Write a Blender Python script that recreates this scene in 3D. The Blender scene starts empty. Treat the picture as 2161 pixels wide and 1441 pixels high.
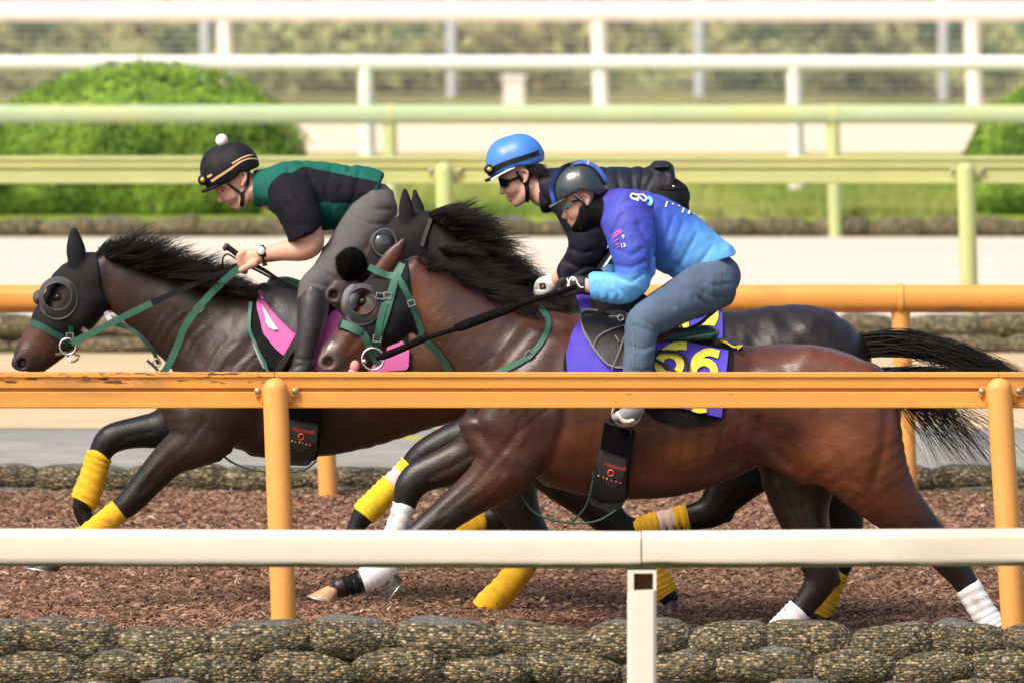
import bpy, math, random
import numpy as np
from mathutils import Vector
from mathutils.bvhtree import BVHTree
from mathutils.geometry import delaunay_2d_cdt

# ------------------------------------------------------------------ camera, sky, sun, exposure
W0, H0 = 2161.0, 1441.0          # photograph
F = 20000.0                      # focal length in photograph pixels
CAMZ = 3.25
PITCH = math.atan(952.0 / F)
scene = bpy.context.scene
COL = scene.collection
cam_d = bpy.data.cameras.new('camera')
cam = bpy.data.objects.new('camera', cam_d)
COL.objects.link(cam)
cam.location = (0, 0, CAMZ)
cam.rotation_euler = (math.pi / 2 - PITCH, 0, 0)
cam_d.sensor_width = 36.0
cam_d.sensor_fit = 'HORIZONTAL'
cam_d.lens = F / W0 * 36.0
cam_d.clip_start = 1.0
cam_d.clip_end = 2000.0
cam_d.dof.use_dof = True
cam_d.dof.focus_distance = 41.2
cam_d.dof.aperture_fstop = 4.6
scene.camera = cam

SUN_EL, SUN_AZ = math.radians(50), math.radians(226)   # azimuth clockwise from +Y
world = bpy.data.worlds.new('World')
scene.world = world
world.use_nodes = True
wn = world.node_tree
sky = wn.nodes.new('ShaderNodeTexSky')
sky.sky_type = 'NISHITA'
sky.sun_disc = False
sky.sun_elevation = SUN_EL
sky.sun_rotation = SUN_AZ
sky.dust_density = 5.0
sky.ozone_density = 0.6
sky.air_density = 1.0
wn.links.new(sky.outputs[0], wn.nodes['Background'].inputs[0])
wn.nodes['Background'].inputs[1].default_value = 0.10
sun_d = bpy.data.lights.new('sun', 'SUN')
sun_d.energy = 1.5
sun_d.angle = math.radians(17)
sun_d.color = (1.0, 0.94, 0.85)
sun = bpy.data.objects.new('sun', sun_d)
COL.objects.link(sun)
sdir = Vector((math.sin(SUN_AZ) * math.cos(SUN_EL), math.cos(SUN_AZ) * math.cos(SUN_EL), math.sin(SUN_EL)))
sun.rotation_euler = sdir.to_track_quat('Z', 'Y').to_euler()
vs = scene.view_settings
vs.view_transform = 'Standard'
vs.look = 'None'
vs.exposure = 1.12
vs.gamma = 1.0
vs.use_curve_mapping = False
scene.cycles.use_denoising = True
scene.cycles.max_bounces = 6

rnd = random.Random(7)
nrs = np.random.RandomState(11)

# ------------------------------------------------------------------ pixel <-> world
CP, SP = math.cos(PITCH), math.sin(PITCH)
def P(px, py, Y):
    """World point on the plane at depth Y that the photograph shows at pixel (px, py)."""
    u = (px - W0 / 2) / F
    v = (H0 / 2 - py) / F
    y = CP + v * SP
    z = -SP + v * CP
    s = Y / y
    return np.array([u * s, Y, CAMZ + z * s])
def PX(p):
    """pixel of world points (N,3)"""
    p = np.asarray(p, float)
    d = p - np.array([0, 0, CAMZ])
    zc = d[..., 1] * CP - d[..., 2] * SP
    v = (d[..., 1] * SP + d[..., 2] * CP) / zc
    u = d[..., 0] / zc
    return W0 / 2 + u * F, H0 / 2 - v * F
def ground_y(z, py):
    """depth at which a horizontal plane of height z shows at row py"""
    v = (H0 / 2 - py) / F
    return (z - CAMZ) / (-SP + v * CP) * (CP + v * SP)

def lin(*c):
    if len(c) == 1: c = c[0]
    out = []
    for x in c:
        x = x / 255.0
        out.append(x / 12.92 if x <= 0.04045 else ((x + 0.055) / 1.055) ** 2.4)
    return tuple(out)

# ------------------------------------------------------------------ materials
def mat(name, col=(.5, .5, .5), rough=.6, var=.15, vs_=6.0, bump=0.0, bs=60.0, spec=.4, metal=0.0,
        attr=False, stretch=None, coat=0.0, stain=None, sheen=0.0, bd=1.0, trans=0.0):
    m = bpy.data.materials.new(name)
    m.use_nodes = True
    nt = m.node_tree
    N, L = nt.nodes, nt.links
    b = N['Principled BSDF']
    b.inputs['Roughness'].default_value = rough
    b.inputs['Metallic'].default_value = metal
    b.inputs['Specular IOR Level'].default_value = spec
    if coat:
        b.inputs['Coat Weight'].default_value = coat
        b.inputs['Coat Roughness'].default_value = .15
    if sheen:
        b.inputs['Sheen Weight'].default_value = sheen
        b.inputs['Sheen Roughness'].default_value = .4
    if trans:
        b.inputs['Transmission Weight'].default_value = trans
    tc = N.new('ShaderNodeTexCoord')
    mp = N.new('ShaderNodeMapping')
    if stretch: mp.inputs['Scale'].default_value = stretch
    L.new(tc.outputs['Object'], mp.inputs[0])
    n1 = N.new('ShaderNodeTexNoise')
    n1.inputs['Scale'].default_value = vs_
    n1.inputs['Detail'].default_value = 8
    n1.inputs['Roughness'].default_value = .62
    L.new(mp.outputs[0], n1.inputs['Vector'])
    mr = N.new('ShaderNodeMapRange')
    mr.inputs[1].default_value = .3; mr.inputs[2].default_value = .7
    mr.inputs[3].default_value = 1 - var; mr.inputs[4].default_value = 1 + var
    L.new(n1.outputs[0], mr.inputs[0])
    mx = N.new('ShaderNodeVectorMath'); mx.operation = 'SCALE'
    if attr:
        at = N.new('ShaderNodeAttribute'); at.attribute_name = 'Col'
        L.new(at.outputs['Color'], mx.inputs[0])
    else:
        mx.inputs[0].default_value = col[:3]
    L.new(mr.outputs[0], mx.inputs['Scale'])
    last = mx.outputs[0]
    if stain:
        # stain: (colour, noise scale, threshold, softness, object-z gradient or None)
        for (sc, ns, th, so, zg, st) in stain:
            n2 = N.new('ShaderNodeTexNoise'); n2.inputs['Scale'].default_value = ns
            n2.inputs['Detail'].default_value = 6
            m2 = N.new('ShaderNodeMapping')
            if st: m2.inputs['Scale'].default_value = st
            L.new(tc.outputs['Object'], m2.inputs[0]); L.new(m2.outputs[0], n2.inputs['Vector'])
            r2 = N.new('ShaderNodeMapRange')
            r2.inputs[1].default_value = th; r2.inputs[2].default_value = th + so
            fac = n2.outputs[0]
            if zg:   # (z where none, z where full)
                sp = N.new('ShaderNodeSeparateXYZ'); L.new(tc.outputs['Object'], sp.inputs[0])
                r3 = N.new('ShaderNodeMapRange')
                r3.inputs[1].default_value = zg[0]; r3.inputs[2].default_value = zg[1]
                r3.inputs[3].default_value = -.45; r3.inputs[4].default_value = .45
                L.new(sp.outputs[2], r3.inputs[0])
                ad = N.new('ShaderNodeMath'); ad.operation = 'ADD'
                L.new(fac, ad.inputs[0]); L.new(r3.outputs[0], ad.inputs[1])
                fac = ad.outputs[0]
            L.new(fac, r2.inputs[0])
            mi = N.new('ShaderNodeMix'); mi.data_type = 'RGBA'
            L.new(r2.outputs[0], mi.inputs[0]); L.new(last, mi.inputs[6])
            mi.inputs[7].default_value = (*sc, 1)
            last = mi.outputs[2]
    L.new(last, b.inputs['Base Color'])
    if bump:
        n3 = N.new('ShaderNodeTexNoise'); n3.inputs['Scale'].default_value = bs
        n3.inputs['Detail'].default_value = 5
        L.new(mp.outputs[0], n3.inputs['Vector'])
        bp = N.new('ShaderNodeBump'); bp.inputs['Strength'].default_value = bump
        bp.inputs['Distance'].default_value = .01 * bd
        L.new(n3.outputs[0], bp.inputs['Height'])
        L.new(bp.outputs[0], b.inputs['Normal'])
    return m

# ------------------------------------------------------------------ objects
ORG = {}
def link(name, me_or_none, parent=None, loc=None):
    o = bpy.data.objects.new(name, me_or_none)
    COL.objects.link(o)
    po = ORG.get(parent.name, np.zeros(3)) if parent else np.zeros(3)
    lw = np.array(loc if loc is not None else po, float)
    o.location = lw - po
    if parent: o.parent = parent
    ORG[o.name] = lw
    return o
def tag(o, label=None, cat=None, group=None, kind=None):
    if label: o['label'] = label
    if cat: o['category'] = cat
    if group: o['group'] = group
    if kind: o['kind'] = kind
    return o
def empty(name, loc, label, cat, group=None):
    o = link(name, None, None, loc)
    o.empty_display_size = .2
    return tag(o, label, cat, group)
def make_mesh(name, V, Fc, m, parent=None, smooth=True, cols=None, loc=None, mats=None, midx=None):
    """V in world coordinates."""
    V = np.asarray(V, float).reshape(-1, 3)
    base = np.array(loc, float) if loc is not None else (ORG[parent.name] if parent else np.zeros(3))
    me = bpy.data.meshes.new(name)
    if isinstance(Fc, np.ndarray) and Fc.ndim == 2:
        nf, k = Fc.shape
        me.vertices.add(len(V)); me.vertices.foreach_set('co', (V - base).astype(np.float32).ravel())
        me.loops.add(nf * k); me.loops.foreach_set('vertex_index', Fc.astype(np.int32).ravel())
        me.polygons.add(nf)
        me.polygons.foreach_set('loop_start', np.arange(0, nf * k, k, dtype=np.int32))
        me.update(calc_edges=True); me.validate()
    else:
        me.from_pydata([tuple(v) for v in (V - base)], [], [tuple(int(i) for i in f) for f in Fc])
        me.update()
    for mm in (mats or [m]):
        me.materials.append(mm)
    if midx is not None:
        me.polygons.foreach_set('material_index', np.asarray(midx, np.int32))
    if smooth:
        me.polygons.foreach_set('use_smooth', np.ones(len(me.polygons), bool))
        if len(V) < 2500: me.set_sharp_from_angle(angle=1.05)
    if cols is not None:
        a = me.color_attributes.new('Col', 'FLOAT_COLOR', 'POINT')
        c = np.ones((len(V), 4), np.float32); c[:, :3] = cols
        a.data.foreach_set('color', c.ravel())
    return link(name, me, parent, base if (loc is not None or parent is None) else None)

class MB:
    """collects vertices and faces for one mesh object"""
    def __init__(s): s.V, s.F = [], []
    def add(s, V, Fc):
        b = len(s.V)
        s.V += [tuple(v) for v in V]; s.F += [tuple(i + b for i in f) for f in Fc]
        return s
    def box(s, a, b):
        x0, y0, z0 = a; x1, y1, z1 = b
        return s.add([(x0,y0,z0),(x1,y0,z0),(x1,y1,z0),(x0,y1,z0),(x0,y0,z1),(x1,y0,z1),(x1,y1,z1),(x0,y1,z1)],
              [(0,3,2,1),(4,5,6,7),(0,1,5,4),(1,2,6,5),(2,3,7,6),(3,0,4,7)])
    def tube(s, pts, rad, n=10, cap=True, sq=None):
        """tube along 3D points; rad scalar or list"""
        pts = [np.array(p, float) for p in pts]
        m = len(pts)
        rad = [rad] * m if np.isscalar(rad) else rad
        V, Fc = [], []
        for i, p in enumerate(pts):
            d = pts[min(i + 1, m - 1)] - pts[max(i - 1, 0)]
            d /= (np.linalg.norm(d) + 1e-12)
            up = np.array([0, 1, 0.]) if abs(d[1]) < .9 else np.array([0, 0, 1.])
            a = np.cross(d, up); a /= np.linalg.norm(a); b_ = np.cross(a, d)
            for k in range(n):
                t = 2 * math.pi * k / n
                V.append(p + rad[i] * (math.cos(t) * a + math.sin(t) * b_))
        for i in range(m - 1):
            for k in range(n):
                k2 = (k + 1) % n
                Fc.append((i * n + k, i * n + k2, (i + 1) * n + k2, (i + 1) * n + k))
        if cap:
            Fc.append(tuple(range(n))); Fc.append(tuple((m - 1) * n + k for k in reversed(range(n))))
        return s.add(V, Fc)
    def prism(s, prof, axis_pts):
        """profile [(y,z)] swept along x through [(x, dy, dz)]"""
        n = len(prof); V = []; Fc = []
        for (x, dy, dz) in axis_pts:
            for (y, z) in prof: V.append((x, y + dy, z + dz))
        for i in range(len(axis_pts) - 1):
            for k in range(n):
                k2 = (k + 1) % n
                Fc.append((i * n + k, (i + 1) * n + k, (i + 1) * n + k2, i * n + k2))
        Fc.append(tuple(range(n))); Fc.append(tuple((len(axis_pts) - 1) * n + k for k in reversed(range(n))))
        return s.add(V, Fc)
    def ellipsoid(s, c, r, nu=14, nv=8):
        V, Fc = [], []
        for j in range(nv + 1):
            ph = math.pi * j / nv
            for i in range(nu):
                th = 2 * math.pi * i / nu
                V.append((c[0] + r[0] * math.sin(ph) * math.cos(th), c[1] + r[1] * math.sin(ph) * math.sin(th), c[2] + r[2] * math.cos(ph)))
        for j in range(nv):
            for i in range(nu):
                i2 = (i + 1) % nu
                Fc.append((j * nu + i, (j + 1) * nu + i, (j + 1) * nu + i2, j * nu + i2))
        return s.add(V, Fc)
    def build(s, name, m, parent=None, smooth=True, loc=None):
        return make_mesh(name, s.V, s.F, m, parent, smooth, loc=loc)
def rounded(w, h, r, n=4, cy=0, cz=0):
    """rounded rectangle profile in y,z"""
    out = []
    for (sx, sz, a0) in ((1, 1, 0), (-1, 1, 90), (-1, -1, 180), (1, -1, 270)):
        for k in range(n + 1):
            a = math.radians(a0 + 90 * k / n)
            out.append((cy + sx * (w / 2 - r) + r * math.cos(a), cz + sz * (h / 2 - r) + r * math.sin(a)))
    return out

def crom(pts, sub):
    """Catmull-Rom through rows of numbers"""
    pts = np.asarray(pts, float)
    if len(pts) < 3 or sub <= 1: 
        if sub <= 1: return pts
        t = np.linspace(0, 1, sub * (len(pts) - 1) + 1)[:, None]
        return pts[0] * (1 - t) + pts[-1] * t
    q = np.vstack([2 * pts[0] - pts[1], pts, 2 * pts[-1] - pts[-2]])
    out = []
    for i in range(1, len(q) - 2):
        p0, p1, p2, p3 = q[i - 1], q[i], q[i + 1], q[i + 2]
        for k in range(sub):
            t = k / sub
            out.append(.5 * ((2 * p1) + (-p0 + p2) * t + (2 * p0 - 5 * p1 + 4 * p2 - p3) * t * t + (-p0 + 3 * p1 - 3 * p2 + p3) * t ** 3))
    out.append(pts[-1])
    return np.array(out)

# ------------------------------------------------------------------ value noise (numpy)
_perm = nrs.rand(4096).astype(np.float32)
def vnoise(p):
    p = np.asarray(p, float)
    i = np.floor(p).astype(np.int64); f = p - i
    f = f * f * (3 - 2 * f)
    def h(dx, dy, dz):
        return _perm[((i[..., 0] + dx) * 374761393 + (i[..., 1] + dy) * 668265263 + (i[..., 2] + dz) * 2147483647 // 7) % 4096]
    r = 0
    for dx in (0, 1):
        for dy in (0, 1):
            for dz in (0, 1):
                w = (f[..., 0] if dx else 1 - f[..., 0]) * (f[..., 1] if dy else 1 - f[..., 1]) * (f[..., 2] if dz else 1 - f[..., 2])
                r = r + w * h(dx, dy, dz)
    return r
def fbm(p, o=4):
    r, a, s = 0, .5, 1.0
    for k in range(o):
        r = r + a * vnoise(np.asarray(p) * s + 17.3 * k); a *= .5; s *= 2
    return r

# ------------------------------------------------------------------ signed distance sculpting
def in_poly(px, py, poly):
    px = np.asarray(px); py = np.asarray(py)
    ins = np.zeros(px.shape, bool)
    n = len(poly)
    for i in range(n):
        x0, y0 = poly[i]; x1, y1 = poly[(i + 1) % n]
        c = ((y0 > py) != (y1 > py))
        with np.errstate(divide='ignore', invalid='ignore'):
            xi = (x1 - x0) * (py - y0) / (y1 - y0 + 1e-12) + x0
        ins ^= c & (px < xi)
    return ins
def poly_dist(px, py, poly, closed=True):
    d = np.full(np.shape(px), 1e9)
    n = len(poly)
    for i in range(n if closed else n - 1):
        x0, y0 = poly[i]; x1, y1 = poly[(i + 1) % n]
        L2 = (x1 - x0) ** 2 + (y1 - y0) ** 2 + 1e-9
        t = np.clip(((px - x0) * (x1 - x0) + (py - y0) * (y1 - y0)) / L2, 0, 1)
        d = np.minimum(d, np.hypot(px - x0 - t * (x1 - x0), py - y0 - t * (y1 - y0)))
    return d

class Sculpt:
    def __init__(s, Y, h):
        s.Y, s.h, s.pxm = Y, h, F / Y
        s.groups, s.mods = [], []
    def chain(s, pts, k=.03, col=None, sub=3, inflate=0.0, cut=False, cap=.8):
        """pts rows: px, py, dy(m), ra(px), rb(px) [, colour per row]"""
        rows = np.array([list(p[:5]) for p in pts], float)
        cols = np.array([(p[5] if len(p) > 5 else (col or (.5, .5, .5))) for p in pts], float)
        full = crom(np.hstack([rows, cols]), sub) if len(rows) > 1 else np.hstack([rows, cols])
        rows, cols = full[:, :5], np.clip(full[:, 5:], 0, 1)
        pos = np.array([P(r[0], r[1], s.Y + r[2]) for r in rows])
        ra = np.maximum(rows[:, 3] / s.pxm + inflate, .0015); rb = np.maximum(rows[:, 4] / s.pxm + inflate, .0015)
        segs = []
        if len(rows) == 1:
            pos = np.vstack([pos, pos + np.array([[1e-4, 0, 0]])]); ra = np.repeat(ra, 2); rb = np.repeat(rb, 2); cols = np.repeat(cols, 2, 0)
        for i in range(len(pos) - 1):
            segs.append((pos[i], pos[i + 1], ra[i], ra[i + 1], rb[i], rb[i + 1], cols[i], cols[i + 1]))
        s.groups.append((segs, k, cut, cap))
        return s
    def crease(s, path, amp, w):
        s.mods.append((path, amp, w)); return s
    @staticmethod
    def seg(x, y, z, sg, cap):
        A, B, a0, a1, b0, b1 = sg[:6]
        ab = B - A; L = math.sqrt(float(ab @ ab)) + 1e-9; u = ab / L
        dx, dy, dz = x - A[0], y - A[1], z - A[2]
        t = np.clip((dx * u[0] + dy * u[1] + dz * u[2]) / L, 0, 1)
        dx = dx - t * ab[0]; dy = dy - t * ab[1]; dz = dz - t * ab[2]
        lat = np.array([0, 1., 0]) - u * u[1]
        if np.linalg.norm(lat) < .15: lat = np.array([0, 0, 1.]) - u * u[2]
        lat /= np.linalg.norm(lat); n = np.cross(u, lat)
        dn = dx * n[0] + dy * n[1] + dz * n[2]
        dl = dx * lat[0] + dy * lat[1] + dz * lat[2]
        dt = dx * u[0] + dy * u[1] + dz * u[2]
        ra = a0 + (a1 - a0) * t; rb = b0 + (b1 - b0) * t; rc = np.minimum(ra, rb) * cap
        qa, qb, qc = dn / ra, dl / rb, dt / rc
        k0 = np.sqrt(qa * qa + qb * qb + qc * qc)
        k1 = np.sqrt((qa / ra) ** 2 + (qb / rb) ** 2 + (qc / rc) ** 2) + 1e-6
        return k0 * (k0 - 1) / k1 + np.where(k0 < .02, -np.minimum(ra, rb), 0), t
    def mesh(s, clip=None, holes=(), smooth=2, noise=None):
        h = s.h
        allp = np.array([p for g in s.groups if not g[2] for sg in g[0] for p in (sg[0], sg[1])])
        allr = np.array([max(sg[2:6]) for g in s.groups if not g[2] for sg in g[0] for _ in (0, 1)])
        lo = (allp - allr[:, None]).min(0) - 4 * h; hi = (allp + allr[:, None]).max(0) + 4 * h
        n = np.ceil((hi - lo) / h).astype(int) + 1
        ax = [(lo[i] + h * np.arange(n[i])).astype(np.float32) for i in range(3)]
        D = np.full(n, .1, np.float32)
        for (segs, k, cut, cap) in s.groups:
            pp = np.array([q for sg in segs for q in (sg[0], sg[1])]); rr = max(max(sg[2:6]) for sg in segs)
            m = k + 2 * h
            i0 = np.maximum(((pp.min(0) - rr - m - lo) / h).astype(int), 0); i1 = np.minimum(((pp.max(0) + rr + m - lo) / h).astype(int) + 2, n)
            if np.any(i1 <= i0): continue
            G = np.full(i1 - i0, .1, np.float32)
            for sg in segs:
                q = np.array([sg[0], sg[1]]); r = max(sg[2:6]) + m
                j0 = np.maximum(((q.min(0) - r - lo) / h).astype(int), i0); j1 = np.minimum(((q.max(0) + r - lo) / h).astype(int) + 2, i1)
                if np.any(j1 <= j0): continue
                x = ax[0][j0[0]:j1[0], None, None]; y = ax[1][None, j0[1]:j1[1], None]; z = ax[2][None, None, j0[2]:j1[2]]
                d, _ = s.seg(x, y, z, sg, cap)
                sl = tuple(slice(j0[a] - i0[a], j1[a] - i0[a]) for a in range(3))
                G[sl] = np.minimum(G[sl], d.astype(np.float32))
            sl = tuple(slice(i0[a], i1[a]) for a in range(3))
            if cut:
                A_, B_ = D[sl], -G
                hh = np.maximum(k - np.abs(A_ - B_), 0) / k
                D[sl] = np.maximum(A_, B_) + hh * hh * k * .25
            else:
                A_ = D[sl]
                hh = np.maximum(k - np.abs(A_ - G), 0) / k
                D[sl] = np.minimum(A_, G) - hh * hh * k * .25
        ppx = ppy = None
        if s.mods or clip or holes:
            XX, ZZ = np.meshgrid(ax[0], ax[2], indexing='ij')
            ppx, ppy = PX(np.stack([XX, np.full_like(XX, s.Y), ZZ], -1))
        for (path, amp, w) in s.mods:
            d = poly_dist(ppx, ppy, path, closed=False) / s.pxm
            D += (amp * np.exp(-(d / w) ** 2)).astype(np.float32)[:, None, :]
        if clip:
            d = poly_dist(ppx, ppy, clip) / s.pxm
            d = np.where(in_poly(ppx, ppy, clip), -d, d).astype(np.float32)
            D = np.maximum(D, d[:, None, :])
        for hole in holes:
            d = poly_dist(ppx, ppy, hole) / s.pxm
            d = np.where(in_poly(ppx, ppy, hole), d, -d).astype(np.float32)
            D = np.maximum(D, d[:, None, :])
        if noise:
            amp, sc, st = noise[:3]
            X, Yy, Z = np.meshgrid(*ax, indexing='ij')
            near = np.abs(D) < 4 * h
            pts = np.stack([X[near] * st[0], Yy[near] * st[1], Z[near] * st[2]], -1) * sc
            dd = amp * (2 * fbm(pts, 3) - .9)
            if len(noise) > 3:      # folds: level lines of a slow noise
                q = pts / sc
                q = np.stack([q[:, 0] + .25 * q[:, 2], q[:, 1], q[:, 2] - .25 * q[:, 0]], -1)
                fold = 1 - np.abs(np.sin(15 * fbm(q * noise[4], 2)))
                fold2 = 1 - np.abs(np.sin(11 * fbm(q * noise[4] * 1.9 + 7, 2)))
                msk = np.clip(2.4 * (vnoise(q * 7 + 3.3) - .22), 0, 1)
                dd -= noise[3] * (1.7 * fold ** 2.2 + .8 * fold2 ** 2 - .8) * msk
            D[near] += dd.astype(np.float32)
        D[0], D[-1] = .05, .05; D[:, 0], D[:, -1] = .05, .05; D[:, :, 0], D[:, :, -1] = .05, .05
        V, Q = surface_nets(D, lo, h, smooth)
        return V, Q
    def colours(s, V, sharp=.014):
        x, y, z = V[:, 0], V[:, 1], V[:, 2]
        acc = np.zeros((len(V), 3)); wt = np.full(len(V), 1e-9)
        best = np.full(len(V), 1e9); store = []
        for (segs, k, cut, cap) in s.groups:
            if cut: continue
            for sg in segs:
                r = max(sg[2:6]) + .06
                lo = np.minimum(sg[0], sg[1]) - r; hi = np.maximum(sg[0], sg[1]) + r
                ix = np.nonzero((x > lo[0]) & (x < hi[0]) & (y > lo[1]) & (y < hi[1]) & (z > lo[2]) & (z < hi[2]))[0]
                if len(ix) == 0: continue
                d, t = s.seg(x[ix], y[ix], z[ix], sg, cap)
                np.minimum.at(best, ix, d); store.append((ix, d, t, sg[6], sg[7]))
        for (ix, d, t, c0, c1) in store:
            w = np.exp(-np.clip((d - best[ix]) / sharp, 0, 40))
            acc[ix] += w[:, None] * (c0 + (c1 - c0) * t[:, None]); wt[ix] += w
        return acc / wt[:, None]

def surface_nets(D, lo, h, smooth=2):
    S = D < 0
    nx, ny, nz = D.shape
    cnt = np.zeros((nx - 1, ny - 1, nz - 1), np.int8)
    for i in (0, 1):
        for j in (0, 1):
            for k in (0, 1):
                cnt += S[i:nx - 1 + i, j:ny - 1 + j, k:nz - 1 + k]
    cell = np.argwhere((cnt > 0) & (cnt < 8))
    idx = np.full(cnt.shape, -1, np.int64)
    idx[cell[:, 0], cell[:, 1], cell[:, 2]] = np.arange(len(cell))
    acc = np.zeros((len(cell), 3)); num = np.zeros(len(cell))
    cor = [(i, j, k) for i in (0, 1) for j in (0, 1) for k in (0, 1)]
    val = {c: D[cell[:, 0] + c[0], cell[:, 1] + c[1], cell[:, 2] + c[2]] for c in cor}
    for a in cor:
        for ax in range(3):
            if a[ax] == 0:
                b = list(a); b[ax] = 1; b = tuple(b)
                va, vb = val[a], val[b]
                m = (va < 0) != (vb < 0)
                t = np.where(m, va / np.where(m, va - vb, 1), 0)
                p = np.array(a, float)[None, :].repeat(len(cell), 0); p[:, ax] += t
                acc[m] += p[m]; num[m] += 1
    V = lo + h * (cell + acc / num[:, None])
    quads = []
    for ax in range(3):
        o1, o2 = (ax + 1) % 3, (ax + 2) % 3
        sl0 = [slice(None)] * 3; sl1 = [slice(None)] * 3
        sl0[ax] = slice(0, -1); sl1[ax] = slice(1, None)
        for q in (o1, o2):
            sl0[q] = slice(1, -1); sl1[q] = slice(1, -1)
        A, B = S[tuple(sl0)], S[tuple(sl1)]
        e = np.argwhere(A != B)
        if len(e) == 0: continue
        inside = A[e[:, 0], e[:, 1], e[:, 2]]
        c = e.copy(); c[:, o1] += 1; c[:, o2] += 1   # grid coords of edge start
        def cid(d1, d2):
            q = c.copy(); q[:, o1] -= d1; q[:, o2] -= d2
            return idx[q[:, 0], q[:, 1], q[:, 2]]
        f = np.stack([cid(1, 1), cid(0, 1), cid(0, 0), cid(1, 0)], -1)
        f[~inside] = f[~inside][:, ::-1]
        quads.append(f)
    Q = np.vstack(quads)
    Q = Q[(Q >= 0).all(1)]
    for _ in range(smooth):
        acc = np.zeros_like(V); n = np.zeros(len(V))
        for a in range(4):
            i, j = Q[:, a], Q[:, (a + 1) % 4]
            np.add.at(acc, i, V[j]); np.add.at(n, i, 1)
            np.add.at(acc, j, V[i]); np.add.at(n, j, 1)
        V = V * .5 + .5 * acc / np.maximum(n, 1)[:, None]
    return V, Q

def bvh_of(V, Q):
    return BVHTree.FromPolygons([tuple(v) for v in V], [tuple(q) for q in Q.tolist()])

# ------------------------------------------------------------------ things laid on a surface
CAMP = Vector((0, 0, CAMZ))
class Surf:
    def __init__(s, Y, bvhs, default_dy=-.2):
        s.Y, s.b, s.dy, s.pxm = Y, list(bvhs), default_dy, F / Y
    def at(s, px, py, off=0.0):
        """point on the surface seen through the pixel, lifted by off towards the outside"""
        p = Vector(P(px, py, s.Y)); d = (p - CAMP).normalized()
        best = None
        for b in s.b:
            hit = b.ray_cast(CAMP, d)
            if hit[0] is not None and (best is None or hit[3] < best[1]): best = (hit[0], hit[3], hit[1])
        if best is None:
            q = Vector(P(px, py, s.Y + s.dy * .3)); bd = 1e9
            for b in s.b:
                r = b.find_nearest(q)
                if r[0] is not None and r[3] < bd: bd = r[3]; near = r[0]
            q2 = Vector(P(px, py, near.y)) 
            return np.array(q2 - d * off)
        nrm = best[2]
        if nrm.dot(d) > 0: nrm = -nrm
        l = (nrm * .5 - d).normalized()
        return np.array(best[0] + l * off)
def resample(path, step):
    path = np.asarray(path, float)
    seg = np.hypot(*(path[1:, :2] - path[:-1, :2]).T); cum = np.r_[0, np.cumsum(seg)]
    n = max(2, int(cum[-1] / step) + 1)
    t = np.linspace(0, cum[-1], n)
    return np.stack([np.interp(t, cum, path[:, i]) for i in range(path.shape[1])], -1)

def ribbon(name, surf, path, w, m, parent, off=.006, th=.004, step=8, curve=True, free=False, smooth_y=3, label=None):
    """strap: path rows (px,py[,dy]) of width w px, laid on surf or free at depth surf.Y+dy"""
    p = np.asarray(path, float)
    if curve and len(p) > 2: p = crom(p, 6)
    p = resample(p, step)
    n = len(p)
    ws = np.interp(np.linspace(0, 1, n), np.linspace(0, 1, len(w)), w) if not np.isscalar(w) else np.full(n, w)
    t = np.gradient(p[:, :2], axis=0); t /= np.linalg.norm(t, axis=1)[:, None] + 1e-9
    nr = np.stack([-t[:, 1], t[:, 0]], -1)
    rails = []
    for sgn in (-1, 1):
        q = p[:, :2] + sgn * nr * ws[:, None] / 2
        if free: rails.append(np.array([P(a, b, surf.Y + p[i, 2]) for i, (a, b) in enumerate(q)]))
        else: rails.append(np.array([surf.at(a, b, off) for a, b in q]))
    if not free and smooth_y:
        for _ in range(smooth_y):
            for r in rails:
                y = r[:, 1].copy(); y[1:-1] = np.minimum((y[:-2] + y[1:-1] * 2 + y[2:]) / 4, y[1:-1] + .002); r[:, 1] = y
    back = np.array([0, th, 0])
    V = []
    for i in range(n):
        a, b = rails[0][i], rails[1][i]
        V += [a + back, a, b, b + back]
    Fc = []
    for i in range(n - 1):
        for k in range(4):
            k2 = (k + 1) % 4
            Fc.append((i * 4 + k, i * 4 + k2, (i + 1) * 4 + k2, (i + 1) * 4 + k))
    Fc += [(0, 1, 2, 3), ((n - 1) * 4 + 3, (n - 1) * 4 + 2, (n - 1) * 4 + 1, (n - 1) * 4)]
    o = make_mesh(name, V, Fc, m, parent, smooth=True)
    o.data.set_sharp_from_angle(angle=.9)
    if label: o['label'] = label
    return o

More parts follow.
